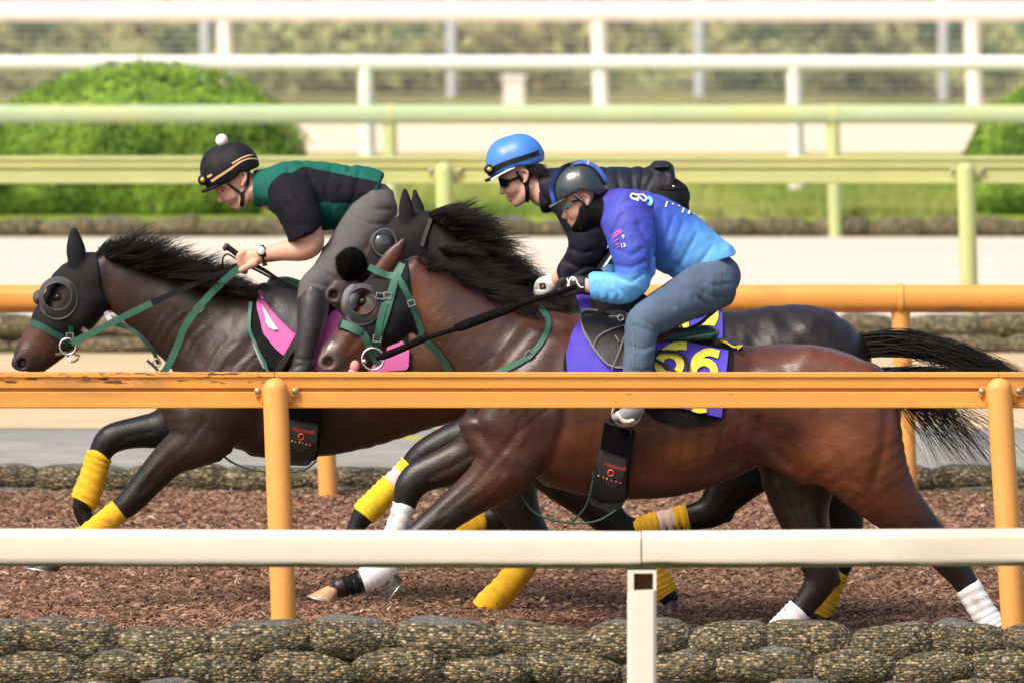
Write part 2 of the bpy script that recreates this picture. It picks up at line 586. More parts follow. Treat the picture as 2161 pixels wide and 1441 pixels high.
def panel(name, surf, poly, m, parent, off=.01, th=.006, step=11, curve=False, wr=0.0, cols=None, flat=0.0, loc=None):
    """sheet of the given outline laid on the surface"""
    poly = np.asarray(poly, float)
    if curve: 
        pp = np.vstack([poly[-1:], poly, poly[:2]]); c = crom(pp, 5); poly = c[5:-5]
    ring = resample(np.vstack([poly, poly[:1]]), step)[:-1]
    x0, y0 = ring.min(0); x1, y1 = ring.max(0)
    gx, gy = np.meshgrid(np.arange(x0, x1, step), np.arange(y0, y1, step))
    gx, gy = gx.ravel(), gy.ravel()
    ok = in_poly(gx, gy, ring.tolist())
    ok[ok] = poly_dist(gx[ok], gy[ok], ring.tolist()) > step * .5
    pts = [Vector(q) for q in ring] + [Vector((a, b)) for a, b in zip(gx[ok], gy[ok])]
    nr_ = len(ring)
    res = delaunay_2d_cdt(pts, [(i, (i + 1) % nr_) for i in range(nr_)], [], 1, 1e-4)
    v2, tri = res[0], res[2]
    front = np.array([surf.at(v.x, v.y, off) for v in v2])
    if flat: front[:, 1] = front[:, 1] * (1 - flat) + flat * np.median(front[:, 1])
    if wr:
        front[:, 1] += wr * (fbm(front * np.array([14, 2, 14])) - .5)
    n = len(front)
    back = front + np.array([0, th, 0])
    V = np.vstack([front, back])
    # boundary
    from collections import Counter
    ec = Counter()
    tri = [tuple(t) for t in tri]
    out = []
    for t in tri:
        a, b, c = (v2[i] for i in t)
        if (b.x - a.x) * (c.y - a.y) - (b.y - a.y) * (c.x - a.x) < 0: t = t[::-1]
        out.append(t)
    for t in out:
        for i in range(len(t)): ec[(t[i], t[(i + 1) % len(t)])] += 1
    Fc = list(out) + [tuple(i + n for i in reversed(t)) for t in out]
    for (a, b) in ec:
        if (b, a) not in ec: Fc.append((b, a, a + n, b + n))
    cc = None
    if cols is not None:
        px, py = PX(V); cc = cols(px, py)
    o = make_mesh(name, V, Fc, m, parent, smooth=True, cols=cc, loc=loc)
    o.data.set_sharp_from_angle(angle=.9)
    return o

def text_on(name, surf, txt, px, py, size, ang, m, parent, off=.012, sx=1.0, shear=0.0, bold=0.0, cuts=0):
    """lettering laid on a surface; (px,py) left end of the base line, size cap height in px"""
    cu = bpy.data.curves.new(name, 'FONT')
    cu.body = txt; cu.size = 1.0; cu.offset = bold; cu.shear = shear; cu.resolution_u = 3
    ob = bpy.data.objects.new('lettering_tmp', cu); COL.objects.link(ob)
    dg = bpy.context.evaluated_depsgraph_get()
    me = ob.evaluated_get(dg).to_mesh()
    V = np.array([v.co[:] for v in me.vertices]); Fc = [tuple(p.vertices) for p in me.polygons]
    ob.to_mesh_clear(); bpy.data.objects.remove(ob); bpy.data.curves.remove(cu)
    k = size / .69
    ca, sa = math.cos(math.radians(ang)), math.sin(math.radians(ang))
    X, Yv = V[:, 0] * k * sx, -V[:, 1] * k
    wx = px + X * ca - Yv * sa; wy = py + X * sa + Yv * ca
    front = np.array([surf.at(a, b, off) for a, b in zip(wx, wy)])
    return make_mesh(name, front, Fc, m, parent, smooth=False)

def strands(name, S, m, parent, kind=None):
    """hair: list of (points (n,3), radius) as tapered three sided tubes in one mesh"""
    VV, FF, base = [], [], 0
    for (pts, r) in S:
        n = len(pts)
        d = np.gradient(pts, axis=0); d /= np.linalg.norm(d, axis=1)[:, None] + 1e-9
        a = np.cross(d, np.array([.13, 1, .21])); a /= np.linalg.norm(a, axis=1)[:, None] + 1e-9
        b = np.cross(d, a)
        rr = r * (1 - np.linspace(0, 1, n) ** 1.6 * .92)
        for t in (0, 2.094, 4.189):
            VV.append(pts + rr[:, None] * (math.cos(t) * a + math.sin(t) * b))
        i = np.arange(n - 1)
        for k in range(3):
            k2 = (k + 1) % 3
            FF.append(np.stack([base + k * n + i, base + k2 * n + i, base + k2 * n + i + 1, base + k * n + i + 1], -1))
        base += 3 * n
    o = make_mesh(name, np.vstack(VV), np.vstack(FF), m, parent, smooth=True)
    if kind: o['kind'] = kind
    return o

# ================================================================== THE SETTING
M = {}
M['path'] = mat('path_gravel', lin(120, 112, 100), .95, .25, 3, .4, 40)
M['chipbase'] = mat('woodchip_bed', (.20, .112, .075), .95, .35, 9, .8, 60, spec=.1)
M['chip'] = mat('woodchip', rough=.9, attr=True, var=.12, vs_=30, spec=.15)
M['asphalt'] = mat('asphalt', (.225, .22, .195), .85, .12, 2.5, .2, 60, spec=.3,
                   stain=[((.35, .30, .03), 1.6, .70, .05, None, (1, .6, 1)), ((.33, .32, .29), .8, .55, .2, None, None)])
M['sand'] = mat('pale_sand', (.50, .38, .235), .95, .1, 1.2, .15, 20, spec=.1)
M['track_sand'] = mat('track_sand', (.57, .50, .41), .95, .05, .8, .1, 15, spec=.1, stretch=(.3, 1, 1))
M['far_sand'] = mat('far_sand', (.68, .54, .40), .95, .05, .5, 0, 15, spec=.1)
M['lawn'] = mat('lawn_turf', (.20, .27, .045), .95, .35, .9, .3, 12, spec=.1, stretch=(.25, 1, 1),
                stain=[((.44, .38, .16), .7, .50, .2, None, (.2, 1, 1))])
M['bank'] = mat('bank_turf', (.22, .205, .085), .95, .3, .6, .3, 6, spec=.1)
M['leaf'] = mat('leaves', rough=.6, attr=True, var=.15, vs_=3, spec=.25)
M['blade'] = mat('grass_blades', rough=.7, attr=True, var=.1, vs_=3, spec=.2)
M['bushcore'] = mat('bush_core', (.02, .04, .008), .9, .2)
RUST = lin(96, 52, 24)
M['orange'] = mat('orange_paint', (.70, .30, .06), .45, .08, 3, .08, 90, spec=.35,
    stain=[((.10, .045, .02), 26, .71, .05, None, (.35, 1, 3)), ((.42, .20, .06), 5, .62, .15, None, (.5, 1, 2))])
M['orange_worn'] = mat('orange_worn_paint', (.70, .30, .06), .5, .1, 3, .15, 90, spec=.3,
    stain=[((.12, .05, .02), 55, .99, .07, (-.068, -.046), (.25, 1, 1.5)), ((.45, .22, .07), 5, .5, .2, None, (.5, 1, 2))])
M['orange_post'] = mat('orange_post_paint', (.74, .34, .085), .45, .06, 4, .06, 60, spec=.35,
    stain=[((.55, .22, .05), 4, .6, .25, None, None), ((.30, .13, .05), 60, .72, .04, None, None)])
M['green'] = mat('green_paint', (.37, .46, .265), .5, .08, 2, .05, 60, spec=.35,
    stain=[((.44, .46, .20), 2, .5, .2, None, (.4, 1, 3))])
M['green_near'] = mat('yellow_green_paint', (.43, .46, .20), .5, .08, 2, .05, 60, spec=.35, stain=[((.50, .48, .16), 2, .5, .2, None, (.4, 1, 3))])
M['green_post'] = mat('green_post_paint', (.43, .48, .205), .5, .06, 2, .05, 60, spec=.35)
M['white'] = mat('white_paint', (.76, .725, .66), .4, .04, 2, .05, 60, spec=.35)
M['white_rail'] = mat('white_rail_paint', (.69, .625, .50), .38, .04, 2, .06, 80, spec=.4,
    stain=[((.085, .095, .02), 9, .60, .2, (-.030, -.066), (.25, 1, 1)), ((.58, .50, .37), 3, .60, .15, None, (.3, 1, 1)), ((.28, .20, .13), 70, .72, .03, None, None)])
M['white_post'] = mat('white_post_paint', (.70, .655, .54), .42, .05, 2, .06, 60, spec=.35,
    stain=[((.42, .42, .24), 5, .62, .2, None, (1, 1, .4))])
M['rust'] = mat('rusty_hollow', (.10, .035, .012), .8, .4, 20, .3, 60)
M['galv'] = mat('galvanised_steel', (.62, .64, .68), .5, .06, 3, metal=.25)
M['wire'] = mat('fence_wire', (.45, .46, .46), .5, .05, metal=.3)
M['bolt'] = mat('bolt_steel', (.42, .37, .27), .45, .2, 40, metal=.6)

def pebble_mat():
    m = bpy.data.materials.new('gravel_bag'); m.use_nodes = True
    nt = m.node_tree; N, L = nt.nodes, nt.links; b = N['Principled BSDF']
    b.inputs['Roughness'].default_value = .8; b.inputs['Specular IOR Level'].default_value = .25
    tc = N.new('ShaderNodeTexCoord')
    oi = N.new('ShaderNodeObjectInfo')
    ad = N.new('ShaderNodeVectorMath'); ad.operation = 'ADD'
    sc = N.new('ShaderNodeMath'); sc.operation = 'MULTIPLY'; sc.inputs[1].default_value = 37.0
    L.new(oi.outputs['Random'], sc.inputs[0]); L.new(tc.outputs['Object'], ad.inputs[0]); L.new(sc.outputs[0], ad.inputs[1])
    mp = N.new('ShaderNodeMapping'); mp.inputs['Scale'].default_value = (1, 1, 1.35); L.new(ad.outputs[0], mp.inputs[0])
    nz = N.new('ShaderNodeTexNoise'); nz.inputs['Scale'].default_value = 70; L.new(mp.outputs[0], nz.inputs['Vector'])
    mxv = N.new('ShaderNodeMix'); mxv.data_type = 'VECTOR'; mxv.inputs[0].default_value = .012
    L.new(mp.outputs[0], mxv.inputs[4]); L.new(nz.outputs['Color'], mxv.inputs[5])
    vo = N.new('ShaderNodeTexVoronoi'); vo.inputs['Scale'].default_value = 66; L.new(mxv.outputs[1], vo.inputs['Vector'])
    sep = N.new('ShaderNodeSeparateColor'); L.new(vo.outputs['Color'], sep.inputs[0])
    cr = N.new('ShaderNodeValToRGB'); e = cr.color_ramp
    e.interpolation = 'LINEAR'
    stops = [(0, (.045, .042, .03)), (.25, (.105, .09, .045)), (.5, (.19, .158, .08)), (.66, (.14, .135, .105)), (.82, (.34, .235, .10)), (.95, (.46, .38, .25))]
    e.elements[0].position = 0; e.elements[0].color = (*stops[0][1], 1)
    e.elements[1].position = stops[1][0]; e.elements[1].color = (*stops[1][1], 1)
    for p_, c_ in stops[2:]:
        q = e.elements.new(p_); q.color = (*c_, 1)
    L.new(sep.outputs[0], cr.inputs[0])
    # darker in the gaps between the stones
    r = N.new('ShaderNodeMapRange'); r.inputs[1].default_value = .35; r.inputs[2].default_value = .75; r.inputs[3].default_value = 1; r.inputs[4].default_value = .3
    L.new(vo.outputs['Distance'], r.inputs[0])
    # mesh of the bag: fine threads
    wv = N.new('ShaderNodeTexWave'); wv.bands_direction = 'Z'; wv.inputs['Scale'].default_value = 26; wv.inputs['Distortion'].default_value = 1.2; wv.inputs['Detail'].default_value = 2
    L.new(tc.outputs['Object'], wv.inputs['Vector'])
    r2 = N.new('ShaderNodeMapRange'); r2.inputs[1].default_value = .1; r2.inputs[2].default_value = .6; r2.inputs[3].default_value = .55; r2.inputs[4].default_value = 1.0
    L.new(wv.outputs[0], r2.inputs[0])
    mu = N.new('ShaderNodeMath'); mu.operation = 'MULTIPLY'; L.new(r.outputs[0], mu.inputs[0]); L.new(r2.outputs[0], mu.inputs[1])
    sv = N.new('ShaderNodeVectorMath'); sv.operation = 'SCALE'; L.new(cr.outputs[0], sv.inputs[0]); L.new(mu.outputs[0], sv.inputs['Scale'])
    # moss low on the bag, greyer towards its top
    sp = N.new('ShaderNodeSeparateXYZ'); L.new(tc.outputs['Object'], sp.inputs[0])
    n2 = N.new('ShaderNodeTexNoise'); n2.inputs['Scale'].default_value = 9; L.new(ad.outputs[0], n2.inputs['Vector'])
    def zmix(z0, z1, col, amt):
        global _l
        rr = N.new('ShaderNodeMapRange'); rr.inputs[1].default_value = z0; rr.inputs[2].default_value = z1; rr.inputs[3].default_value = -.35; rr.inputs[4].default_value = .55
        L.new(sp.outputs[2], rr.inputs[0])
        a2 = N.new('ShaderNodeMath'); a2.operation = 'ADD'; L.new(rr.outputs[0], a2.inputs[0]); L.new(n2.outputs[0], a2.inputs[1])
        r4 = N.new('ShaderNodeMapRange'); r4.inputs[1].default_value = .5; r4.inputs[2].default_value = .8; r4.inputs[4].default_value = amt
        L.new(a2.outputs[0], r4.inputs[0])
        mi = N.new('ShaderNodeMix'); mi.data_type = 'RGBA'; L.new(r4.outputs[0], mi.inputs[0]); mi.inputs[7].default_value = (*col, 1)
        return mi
    m1 = zmix(-.01, -.09, (.085, .085, .03), .6); L.new(sv.outputs[0], m1.inputs[6])
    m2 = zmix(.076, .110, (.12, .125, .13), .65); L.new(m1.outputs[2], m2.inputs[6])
    L.new(m2.outputs[2], b.inputs['Base Color'])
    bp = N.new('ShaderNodeBump'); bp.invert = True; bp.inputs['Strength'].default_value = .8; bp.inputs['Distance'].default_value = .008
    L.new(vo.outputs['Distance'], bp.inputs['Height']); L.new(bp.outputs[0], b.inputs['Normal'])
    return m
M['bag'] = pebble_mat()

# ---- ground sheets (from the camera outwards)
def sheet(name, prof, m, xw=60, nx=2, rough=0.0, kind='structure'):
    """prof: list of (Y, z)"""
    xs = np.linspace(-xw, xw, nx)
    V = []; n = len(prof)
    for x in xs:
        for (y, z) in prof: V.append((x, y, z))
    Fc = [(i * n + k, (i + 1) * n + k, (i + 1) * n + k + 1, i * n + k + 1) for i in range(nx - 1) for k in range(n - 1)]
    return tag(make_mesh(name, V, Fc, m, None, True, loc=(0, prof[0][0], 0)), kind=kind)
Z_STRIP, Z_TRACK, Z_LAWN = .30, .55, .70
sheet('ground', [(-200, -.62), (900, -.62)], M['path'], 900)
sheet('path', [(-30, -.30), (39.75, -.30)], M['path'], 80)
def chip_z(x, y):
    b = np.clip((y - 43.5) / 4.6, 0, 1) * .17
    p = np.stack([np.asarray(x) * 1.7, np.asarray(y) * 2.2, np.zeros_like(np.asarray(x, float))], -1)
    q = np.stack([np.asarray(x) * 6, np.asarray(y) * 7, np.zeros_like(np.asarray(x, float))], -1)
    return b + .035 * (fbm(p, 3) - .45) + .022 * (vnoise(q) - .5)
gx = np.linspace(-5, 5, 200); gy = np.linspace(39.62, 48.3, 150)
GX, GY = np.meshgrid(gx, gy, indexing='ij')
Vt = np.stack([GX, GY, chip_z(GX, GY)], -1).reshape(-1, 3)
ii, jj = np.meshgrid(np.arange(199), np.arange(149), indexing='ij')
b0 = (ii * 150 + jj).ravel()
tag(make_mesh('woodchip_track', Vt, np.stack([b0, b0 + 150, b0 + 151, b0 + 1], -1), M['chipbase'], loc=(0, 39.6, 0)), kind='structure')
sheet('track_bed', [(39.7, -.12), (48.3, -.12)], M['chipbase'], 80)
sheet('asphalt_path', [(48.3, .05), (48.45, Z_STRIP - .01), (51.95, Z_STRIP)], M['asphalt'])
sheet('sand_strip', [(51.9, Z_STRIP + .004), (60.2, Z_STRIP + .02)], M['sand'])
sheet('sand_track', [(60.1, .2), (60.25, Z_TRACK), (73.8, Z_TRACK)], M['track_sand'])
sheet('lawn', [(73.75, .4), (73.95, Z_LAWN), (92.0, Z_LAWN)], M['lawn'])
sheet('far_sand_track', [(91.9, Z_LAWN + .004), (109.5, Z_LAWN + .01)], M['far_sand'])
V_, F_ = [], []
bx = np.linspace(-14, 14, 90); by = np.array([109, 110.5, 112, 114, 117, 121, 126, 134, 150, 190, 300])
bz = np.array([.69, .72, .8, 1.05, 1.7, 2.6, 3.6, 5.0, 7.0, 11, 18])
BX, BY = np.meshgrid(bx, by, indexing='ij')
BZ = bz[None, :] + .25 * (fbm(np.stack([BX * .5, BY * .3, BX * 0], -1)) - .45) * (np.arange(11)[None, :] > 1)
Vb = np.stack([np.where(np.abs(BX) > 13.8, BX * 8, BX), BY, BZ], -1).reshape(-1, 3)
ii, jj = np.meshgrid(np.arange(89), np.arange(10), indexing='ij'); b0 = (ii * 11 + jj).ravel()
tag(make_mesh('embankment', Vb, np.stack([b0, b0 + 11, b0 + 12, b0 + 1], -1), M['bank'], loc=(0, 109, 0)), kind='structure')

# ---- loose wood chips: tens of thousands of shards, one object
def shards(n, x, y, zf, lmin, lmax, pal, name, m, aspect=(.22, .45), lift=.012, stretchx=1.0):
    L_ = nrs.uniform(lmin, lmax, n) * nrs.uniform(.5, 1, n)
    w = L_ * nrs.uniform(aspect[0], aspect[1], n); t = w * nrs.uniform(.25, .6, n)
    a = nrs.normal(0, .75, n) * np.where(nrs.rand(n) < .75, 1, 2.5); tilt = nrs.normal(0, .33, n); roll = nrs.normal(0, .6, n)
    loc = np.stack([L_ * .5, np.zeros(n), np.zeros(n)], -1)
    base = np.array([[-.5, -.35, 0], [.5, -.1, .15], [-.1, .5, .1], [.05, 0, 1.0], [.42, .3, .25]])
    pts = base[None] * np.stack([L_ * stretchx, w, t], -1)[:, None, :] * nrs.uniform(.75, 1.25, (n, 5, 3))
    def rot(p, ang, i, j):
        c, s = np.cos(ang)[:, None], np.sin(ang)[:, None]
        q = p.copy(); q[..., i] = p[..., i] * c - p[..., j] * s; q[..., j] = p[..., i] * s + p[..., j] * c
        return q
    pts = rot(pts, roll, 1, 2); pts = rot(pts, tilt, 0, 2); pts = rot(pts, a, 0, 1)
    c = np.stack([x, y, zf(x, y) + nrs.uniform(0, lift, n)], -1)
    V = (pts + c[:, None, :]).reshape(-1, 3)
    f = np.array([[0, 1, 3], [1, 4, 3], [4, 2, 3], [2, 0, 3]])
    Q = (np.arange(n)[:, None, None] * 5 + f[None]).reshape(-1, 3)
    pal = np.array(pal); ci = pal[nrs.choice(len(pal), n, p=None)] * nrs.uniform(.7, 1.3, (n, 1))
    return make_mesh(name, V, Q, m, None, False, cols=np.repeat(ci, 5, 0), loc=(0, float(np.min(y)), 0))
YC_N = 41.0
n_ = 260000
cx = nrs.uniform(-3.4, 3.4, n_); cy = 48.2 - 8.45 * nrs.rand(n_) ** 1.25
cy = np.clip(cy, 39.72, 48.2)
tag(shards(n_, cx, cy, chip_z, .014, .056, [(.255, .138, .088), (.21, .112, .071), (.155, .082, .052), (.31, .185, .122), (.235, .126, .081), (.40, .27, .185), (.10, .053, .036)],
           'wood_chips', M['chip'], lift=.03), kind='stuff')

# chips thrown up behind the hooves
fx, fy, fz = [], [], []
for (px, py, Y, n, sx, sz) in ((1690,1318,YC_N,40,.16,.10), (2120,1330,YC_N,60,.22,.16), (1440,1268,41.9,45,.2,.14), (1055,1268,42.8,40,.18,.10)):
    c = P(px, py, Y)
    for k in range(n):
        fx.append(c[0] + abs(rnd.gauss(0, sx)) * rnd.choice((1, 1, -.4))); fy.append(Y + rnd.gauss(0, .15)); fz.append(max(.02, abs(rnd.gauss(0, sz))))
fx, fy, fz = np.array(fx), np.array(fy), np.array(fz)
tag(shards(len(fx), fx, fy, lambda a, b: fz, .012, .038, [(.21, .112, .071), (.155, .082, .052), (.31, .185, .122), (.10, .053, .036)], 'flying_chips', M['chip'], lift=.01), kind='stuff')

# ---- walls of gravel bags
def bag_mesh(seed):
    rs = np.random.RandomState(seed)
    nu, nv = 26, 14
    V, Fc = [], []
    ph = rs.uniform(0, 6, 4)
    for i in range(nu + 1):
        u = -1 + 2 * i / nu
        s = max(0, 1 - abs(u) ** 3.0) ** .5
        s = max(s, .16)
        for k in range(nv):
            a = 2 * math.pi * k / nv
            c, sn = math.cos(a), math.sin(a)
            yy = math.copysign(abs(c) ** .7, c) * .15 * (s * .92 + .08 * 0)
            zz = math.copysign(abs(sn) ** .9, sn) * .096 * s
            zz *= 1 + .10 * math.sin(2.2 * u + ph[0]) + .05 * math.sin(5 * u + ph[1])
            zz += .014 * math.sin(1.7 * u + ph[2])
            V.append((u * .213, yy, zz))
        
    V = np.array(V)
    d = fbm(V * 16 + seed * 3.1, 3) - .45
    V[:, 1] += np.sign(V[:, 1]) * d * .02; V[:, 2] += np.sign(V[:, 2]) * d * .014
    for i in range(nu):
        for k in range(nv):
            k2 = (k + 1) % nv
            Fc.append((i * nv + k, i * nv + k2, (i + 1) * nv + k2, (i + 1) * nv + k))
    Fc.append(tuple(range(nv))); Fc.append(tuple(nu * nv + k for k in reversed(range(nv))))
    me = bpy.data.meshes.new('gravel_bag'); me.from_pydata(V.tolist(), [], Fc); me.update()
    me.polygons.foreach_set('use_smooth', np.ones(len(me.polygons), bool))
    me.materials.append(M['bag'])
    return me
BAGS = [bag_mesh(k) for k in range(8)]
def bag_wall(Y, rows, label, zbase):
    """rows: list of (py centre, height px, [x edges in px], dy)"""
    root = empty('sandbag_wall', (0, Y, zbase), label, 'sandbag wall')
    k = 0
    for (pc, hp, edges, dy) in rows:
        for a, b in zip(edges[:-1], edges[1:]):
            jit = rnd.uniform(-1, 1)
            c = P((a + b) / 2, pc + jit * hp * .05, Y + dy)
            o = link('sandbag', BAGS[(k * 5 + int(abs(a))) % 8], root, c)
            w = (b - a) * Y / F
            o.scale = (w / .426 * rnd.uniform(1.2, 1.32), rnd.uniform(.88, 1.05), hp * Y / F / .182 * rnd.uniform(.95, 1.05))
            o.rotation_euler = (rnd.uniform(-.05, .05), rnd.uniform(-.055, .055), rnd.choice((0, math.pi)) + rnd.uniform(-.06, .06))
            k += 1
    return root
def edges(x0, x1, w, jit=.08):
    e = [x0]
    while e[-1] < x1: e.append(e[-1] + w * (1 + rnd.uniform(-jit, jit)))
    return e
top_e = [-560, -360, -150, 48, 250, 448, 655, 842, 1052, 1250, 1448, 1618, 1792, 1962, 2122, 2310, 2500, 2690]
sec_e = [-480, -290, -90, 90, 183, 366, 548, 756, 942, 1117, 1312, 1508, 1722, 1896, 2052, 2240, 2430, 2620]
sec_e = [-480, -290, -10, 183, 366, 548, 756, 942, 1117, 1312, 1508, 1715, 1886, 2052, 2240, 2430, 2620]
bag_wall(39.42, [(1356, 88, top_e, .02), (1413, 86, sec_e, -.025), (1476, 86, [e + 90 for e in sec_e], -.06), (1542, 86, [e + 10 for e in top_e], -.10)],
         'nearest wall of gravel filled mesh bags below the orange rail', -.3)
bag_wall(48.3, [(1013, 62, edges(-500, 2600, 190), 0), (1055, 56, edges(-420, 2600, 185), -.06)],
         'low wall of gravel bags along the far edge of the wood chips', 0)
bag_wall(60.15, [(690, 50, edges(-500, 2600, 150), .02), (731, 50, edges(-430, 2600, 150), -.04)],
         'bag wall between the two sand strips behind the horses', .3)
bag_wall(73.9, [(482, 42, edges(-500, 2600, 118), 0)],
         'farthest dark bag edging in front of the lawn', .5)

# ---- running rails
def post_round(name, Y, px_top, py_top, px_bot, py_bot, r, m, parent, dome=True):
    a, b = P(px_bot, py_bot, Y), P(px_top, py_top, Y)
    d = (b - a) / np.linalg.norm(b - a)
    pts, rad = [a, b - d * r * .9], [r, r]
    if dome:
        for t in np.linspace(.15, 1, 7):
            an = t * math.pi / 2
            pts.append(b - d * r * .9 + d * r * .9 * math.sin(an)); rad.append(max(r * math.cos(an), .0015))
    else:
        pts.append(b); rad.append(r)
    mb = MB(); mb.tube(pts, rad, 20)
    return mb.build(name, m, parent)
W_PROF = [(-.030, 0), (-.035, -.003), (-.036, -.018), (-.027, -.0205), (-.026, -.064), (-.022, -.067), (-.004, -.069), (-.004, -.0795), (-.028, -.081), (-.031, -.084), (-.031, -.130), (-.037, -.132), (-.037, -.146), (-.032, -.150), (.03, -.150), (.03, 0)]
def w_rail(Y, ytop, ybot, posts, r, mr_, mp_, label, xext, name='running_rail', worn=None, group=None):
    za, zb = P(1080, ytop, Y)[2], P(1080, ybot, Y)[2]
    k = (za - zb) / .15
    root = empty(name, (0, Y, za), label, 'rail fence', group)
    prof = [(y * k, z * k) for y, z in W_PROF]
    def seg(x0, x1, m, nm='rail'):
        mb = MB(); mb.prism(prof, [(x0, 0, 0), (x1, 0, 0)])
        V = np.array(mb.V) + np.array([0, Y, za])
        return make_mesh(nm, V, mb.F, m, root, False)
    xs = [P(p[0], ytop, Y)[0] for p in posts]
    ends = [-xext] + xs + [xext]
    for i in range(len(ends) - 1):
        g = .0015
        seg(ends[i] + g, ends[i + 1] - g, worn if (worn and i == 1) else mr_)
    yp = Y - .037 * k - r - .004
    for p in posts:
        post_round('post', yp, *p, r, mp_, root)
        xc = P(p[0], ytop, Y)[0] + .003
        zc = za - .074 * k
        mb = MB()
        mb.box((xc - .088 * k, Y - .046 * k, zc - .024 * k), (xc + .096 * k, Y - .0385 * k, zc + .018 * k))
        mb.box((xc - .062 * k, Y - .046 * k, zc - .050 * k), (xc + .070 * k, Y - .039 * k, zc - .026 * k))
        mb.build('bracket', mr_, root, False)
        for sx in (-.075, .082):
            b = MB(); b.ellipsoid((xc + sx * k, Y - .048 * k, zc - .002 * k), (.014 * k, .011 * k, .014 * k), 10, 6)
            b.build('bolt', M['bolt'], root)
    return root
def tube_rail(Y, ytop, ybot, posts, r, mr_, mp_, label, xext, name='running_rail', joint=None, width=None, sq=.42, pdome=False, group=None, rot=0.0):
    za, zb = P(1080, ytop, Y)[2], P(1080, ybot, Y)[2]
    h = za - zb; w = width or h
    root = empty(name, (0, Y, (za + zb) / 2), label, 'rail fence', group)
    prof = rounded(w, h, min(w, h) * sq, 5)
    xs = [P(p[0], ytop, Y)[0] for p in posts]
    ends = [-xext] + xs + [xext]
    for i in range(len(ends) - 1):
        mb = MB(); mb.prism(prof, [(ends[i] + .002, 0, 0), (ends[i + 1] - .002, 0, 0)])
        make_mesh('rail', np.array(mb.V) + np.array([0, Y, (za + zb) / 2]), mb.F, mr_, root, True)
    for p, x in zip(posts, xs):
        post_round('post', Y, *p, r, mp_, root, False)
        if joint:
            mb = MB(); mb.prism(rounded(w + .012, h + .012, min(w, h) * sq, 5), [(x - joint, 0, 0), (x + joint, 0, 0)])
            make_mesh('sleeve', np.array(mb.V) + np.array([0, Y, (za + zb) / 2]), mb.F, mp_, root, True)
    return root
w_rail(40.0, 785, 860, [(-948, 797, -942, 1420), (580, 797, 603, 1420), (2107, 797, 2146, 1420)], .053, M['orange'], M['orange_post'],
       'nearest orange rail with round posts and bolted brackets in front of the horses', 5.2, worn=M['orange_worn'])
w_rail(60.3, 330, 388, [(-164, 343, -158, 672), (937, 343, 945, 672), (2038, 343, 2047, 672)], .056, M['green_near'], M['green_post'],
       'pale green two board rail with front posts on the near side of the sand track', 7)
tube_rail(48.0, 602, 660, [(-535, 640, -520, 1060), (676, 640, 693, 1060), (1900, 640, 1918, 1060)], .048, M['orange'], M['orange_post'],
       'smooth orange rail behind the horses on the far side of the wood chips', 6, joint=.012)
tube_rail(73.8, 222, 262, [(-112, 250, -108, 505), (823, 250, 828, 505), (1758, 250, 1763, 505)], .052, M['green'], M['green_post'],
       'pale green rounded rail on the far side of the sand track', 8.5, joint=.03)
tube_rail(79.4, 118, 150, [(-130, 140, -124, 410), (772, 140, 778, 410), (1676, 140, 1683, 410)], .068, M['white'], M['white'],
       'low white rail crossing behind the rounded green bush', 9, sq=.35)
tube_rail(108.0, 3, 45, [(-315, 40, -305, 240), (472, 40, 482, 240), (1262, 40, 1270, 240), (2050, 40, 2058, 240)], .085, M['white'], M['white'],
       'thick high white rail at the top in front of the wire fence', 12, sq=.35)
